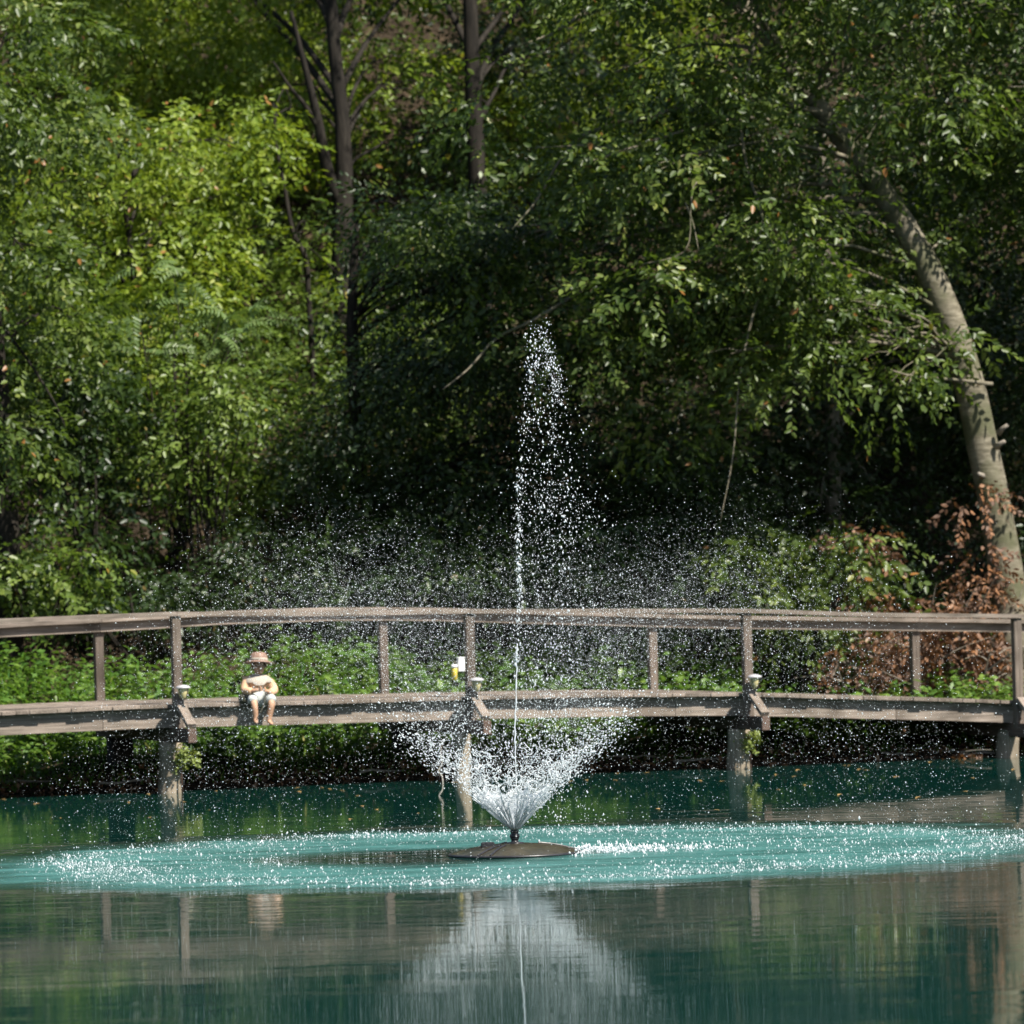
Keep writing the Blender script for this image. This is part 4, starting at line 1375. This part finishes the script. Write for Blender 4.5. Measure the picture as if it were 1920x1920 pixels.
# ------------------------------------------------------------------ bank plants
nG = 13000
X = rng.uniform(-9, 9, nG)
Yg = bank_y(X) + 0.15 + 5.0 * rng.uniform(0, 1, nG) ** 1.2
dens_l = np.clip(1.1 - 0.13 * (X + 6), 0.25, 1)
keep = rng.random(nG) < dens_l
X, Yg = X[keep], Yg[keep]
nG = len(X)
Hh = rng.uniform(0.12, 0.42, nG) * np.where((X < -1.8) & (Yg > 66), 1.6, 1.0)
tb = Yg - bank_y(X)
Hh *= np.clip(0.25 + 0.75 * (tb - 1.0) / 1.2, 0.28, 1.0)
bend = rng.uniform(0.1, 0.9, nG) * Hh
az = rng.uniform(0, 2 * math.pi, nG)
wd = rng.uniform(0.006, 0.013, nG)
base = np.stack([X, Yg, ground_z(X, Yg) - 0.01], 1)
dirv = np.stack([np.cos(az), np.sin(az), 0 * az], 1)
side = np.stack([-np.sin(az), np.cos(az), 0 * az], 1)
rows = []
for u, wf in ((0, 1), (0.4, 1), (0.75, 0.8), (1.0, 0.08)):
    c = base + dirv * (bend * u ** 2)[:, None] + np.array([0, 0, 1]) * (Hh * (u - 0.28 * u ** 3))[:, None]
    rows.append(c - side * (wd * wf)[:, None])
    rows.append(c + side * (wd * wf)[:, None])
Vg = np.stack(rows, 1)
fq = np.array([(0, 1, 3, 2), (2, 3, 5, 4), (4, 5, 7, 6)])
Qg = (fq[None] + (np.arange(nG) * 8)[:, None, None]).reshape(-1, 4)
o = npmesh('grass', Vg.reshape(-1, 3), Qg, 'grass_blade', attrs={'rnd': np.repeat(rng.uniform(0, 1, nG), 8)})
tag(o, 'long green grass growing along the pond bank', 'grass', kind='stuff')

nH = 7500
X = rng.uniform(-9, 9, nH)
Yh_ = bank_y(X) + 0.12 + 5.2 * rng.uniform(0, 1, nH)
hz = rng.uniform(0, 0.32, nH) * np.clip((Yh_ - bank_y(X) - 0.9) / 1.2, 0.0, 1)
pos = np.stack([X, Yh_, ground_z(X, Yh_) + hz - 0.04], 1)
hs = rng.uniform(0.8, 1.5, nH) * np.clip((Yh_ - bank_y(X)) / 2.0, 0.35, 1)
o = foliage('bank_weeds', pos, rng.uniform(0, 6.28, nH), rng.normal(0, 0.25, nH), rng.normal(0, 0.25, nH), hs, 'herb', 'leaf_weed', None, (0, 1), True)
tag(o, 'low leafy green weeds covering the pond bank', 'weeds', kind='stuff')

# leaf litter and twigs on the muddy edge
nL = 4200
X = rng.uniform(-9, 9, nL)
Yl = bank_y(X) + rng.uniform(0.0, 0.8, nL) ** 1.3
pos = np.stack([X, Yl, ground_z(X, Yl) + 0.012], 1)
Rl = rot(rng.uniform(0, 6.28, nL), rng.normal(0, 0.5, nL), rng.normal(0, 0.5, nL)) * rng.uniform(0.04, 0.09, nL)[:, None, None]
Vl = np.einsum('sij,vj->svi', Rl, LEAF) + pos[:, None, :]
Ql = (LEAFQ[None] + (np.arange(nL) * 6)[:, None, None]).reshape(-1, 4)
o = npmesh('leaf_litter', Vl.reshape(-1, 3), Ql, 'leaf_dead', attrs={'rnd': np.repeat(rng.uniform(0, 1, nL), 6)})
tag(o, 'brown fallen leaves lying along the muddy waterline', 'leaf litter', kind='stuff')
mb_n = 0
for k in range(9):
    x = rng.uniform(-6, 6)
    y = float(bank_y(x)) + rng.uniform(0.0, 0.45)
    z = float(ground_z(x, y)) + 0.03
    a = rng.normal(0, 0.5)
    L_ = rng.uniform(0.4, 1.1)
    pts = [Vector((L_ * (u - 0.5) * math.cos(a), L_ * (u - 0.5) * math.sin(a), 0.012 * rng.normal())) for u in np.linspace(0, 1, 6)]
    q = MB().tube(spline(pts, 3), lerpr([0.014, 0.013, 0.012, 0.01, 0.008, 0.004], 6, 3), 6).build('fallen_stick', 'bark_twig', None, True)
    q.location = (x, y, z)
    tag(q, 'dead stick lying on the muddy bank below the footbridge', 'stick', 'sticks on the bank')

# brown brush pile at the foot of the leaning tree
c = P(1752, 1200, 69.6)
bz = float(ground_z(c.x, 69.6))
BP = tag(empty('brush_pile', (c.x, 69.6, bz)), 'heap of dead branches with brown and orange leaves beside the leaning trunk', 'brush pile')
mb = MB()
for k in range(70):
    a = Vector((rng.normal(0, 0.6), rng.normal(0, 0.3), rng.uniform(0.02, 0.8)))
    d = Vector((rng.normal(0, 0.6), rng.normal(0, 0.4), rng.uniform(0.0, 0.7))).normalized()
    L_ = rng.uniform(0.4, 1.1)
    m_ = a + d * L_ * 0.5 + Vector((rng.normal(0, 0.06), rng.normal(0, 0.06), 0.05))
    mb.tube(spline([a, m_, a + d * L_], 3), lerpr([0.012, 0.008, 0.003], 3, 3), 5, False)
mb.build('dead_branches', 'bark_twig', BP, True)['kind'] = 'stuff'
cl = [(Vector((np.clip(rng.normal(0.0, 0.6), -1.2, 0.50), rng.normal(0, 0.32), 0.10 + abs(rng.normal(0, 0.80)))), 0.3, 0.25, 0.22) for _ in range(52)]
pos, yaw, pi_, ro = in_clumps(cl, 80)
foliage('dead_leaves', pos, yaw, pi_ - 0.3, ro, rng.uniform(0.7, 1.1, len(pos)), 'broad', 'leaf_dead', BP)['kind'] = 'stuff'

# tufts rooted on the piles
for i, (px, py, lab) in {1: (334, 1418, 'bright green weed tuft growing on the pile beside the statue'), 3: (1402, 1402, 'rounded bright green tuft growing on the pile towards the leaning tree')}.items():
    s = post_s[i]
    base = B(s + 0.07, 0.04, P(px, py, BY).z - 0.06)
    T = tag(empty('weed_tuft', base), lab, 'weed', 'weeds growing on bridge piles')
    nH = 46
    pos = rng.normal(0, 1, (nH, 3)) * np.array([0.05, 0.04, 0.05]) + np.array([0.02, -0.05, 0.03])
    foliage('leaves', pos, rng.uniform(0, 6.28, nH), rng.normal(-0.2, 0.4, nH), rng.normal(0, 0.4, nH), rng.uniform(0.35, 0.6, nH), 'herb', 'leaf_fresh', T)['kind'] = 'stuff'
    MB().tube([(0, -0.02, 0.05), (0.01, -0.05, -0.05), (0.012, -0.06, -0.2), (0.02, -0.06, -base.z - 0.02)], [0.008, 0.012, 0.011, 0.010], 6).build('root', 'leaf_dead', T, True)

# pale twig standing in the shallows
q = P(826, 1478, 63.2)
tw = [(830, 1390), (826, 1415), (829, 1432), (822, 1445), (829, 1456), (831, 1475), (833, 1500)]
o = MB().tube(spline([P(a, b_, 63.4) for a, b_ in tw], 4), lerpr([0.003, 0.0045, 0.005, 0.006, 0.006, 0.0065, 0.0065], 7, 4), 6).build('standing_twig', 'stick_pale', None, True)
tag(o, 'thin pale crooked twig standing in the water beside the middle pile', 'twig')

# leaves afloat on the calm water near the bank
lm = bpy.data.meshes.new('floating_leaf')
lm.from_pydata([tuple(v) for v in LEAF * np.array([0.07, 0.09, 0.06])], [], [tuple(f) for f in LEAFQ])
lm.materials.append(MATS['floating_leaf'])
for k in range(70):
    x = rng.uniform(-5.6, 5.6)
    y = rng.uniform(55.5, 65.4) if k > 25 else rng.uniform(62, 65.5)
    o = bpy.data.objects.new('floating_leaf', lm)
    link(o)
    o.location = (x, y, 0.006)
    o.rotation_euler = (0, 0, rng.uniform(0, 6.28))
    o.scale = (1, 1, 1) if k % 3 else (1.3, 1.3, 1)
    tag(o, 'small brown fallen leaf floating on the calm pond near the bank', 'leaf', 'leaves afloat near the bank')
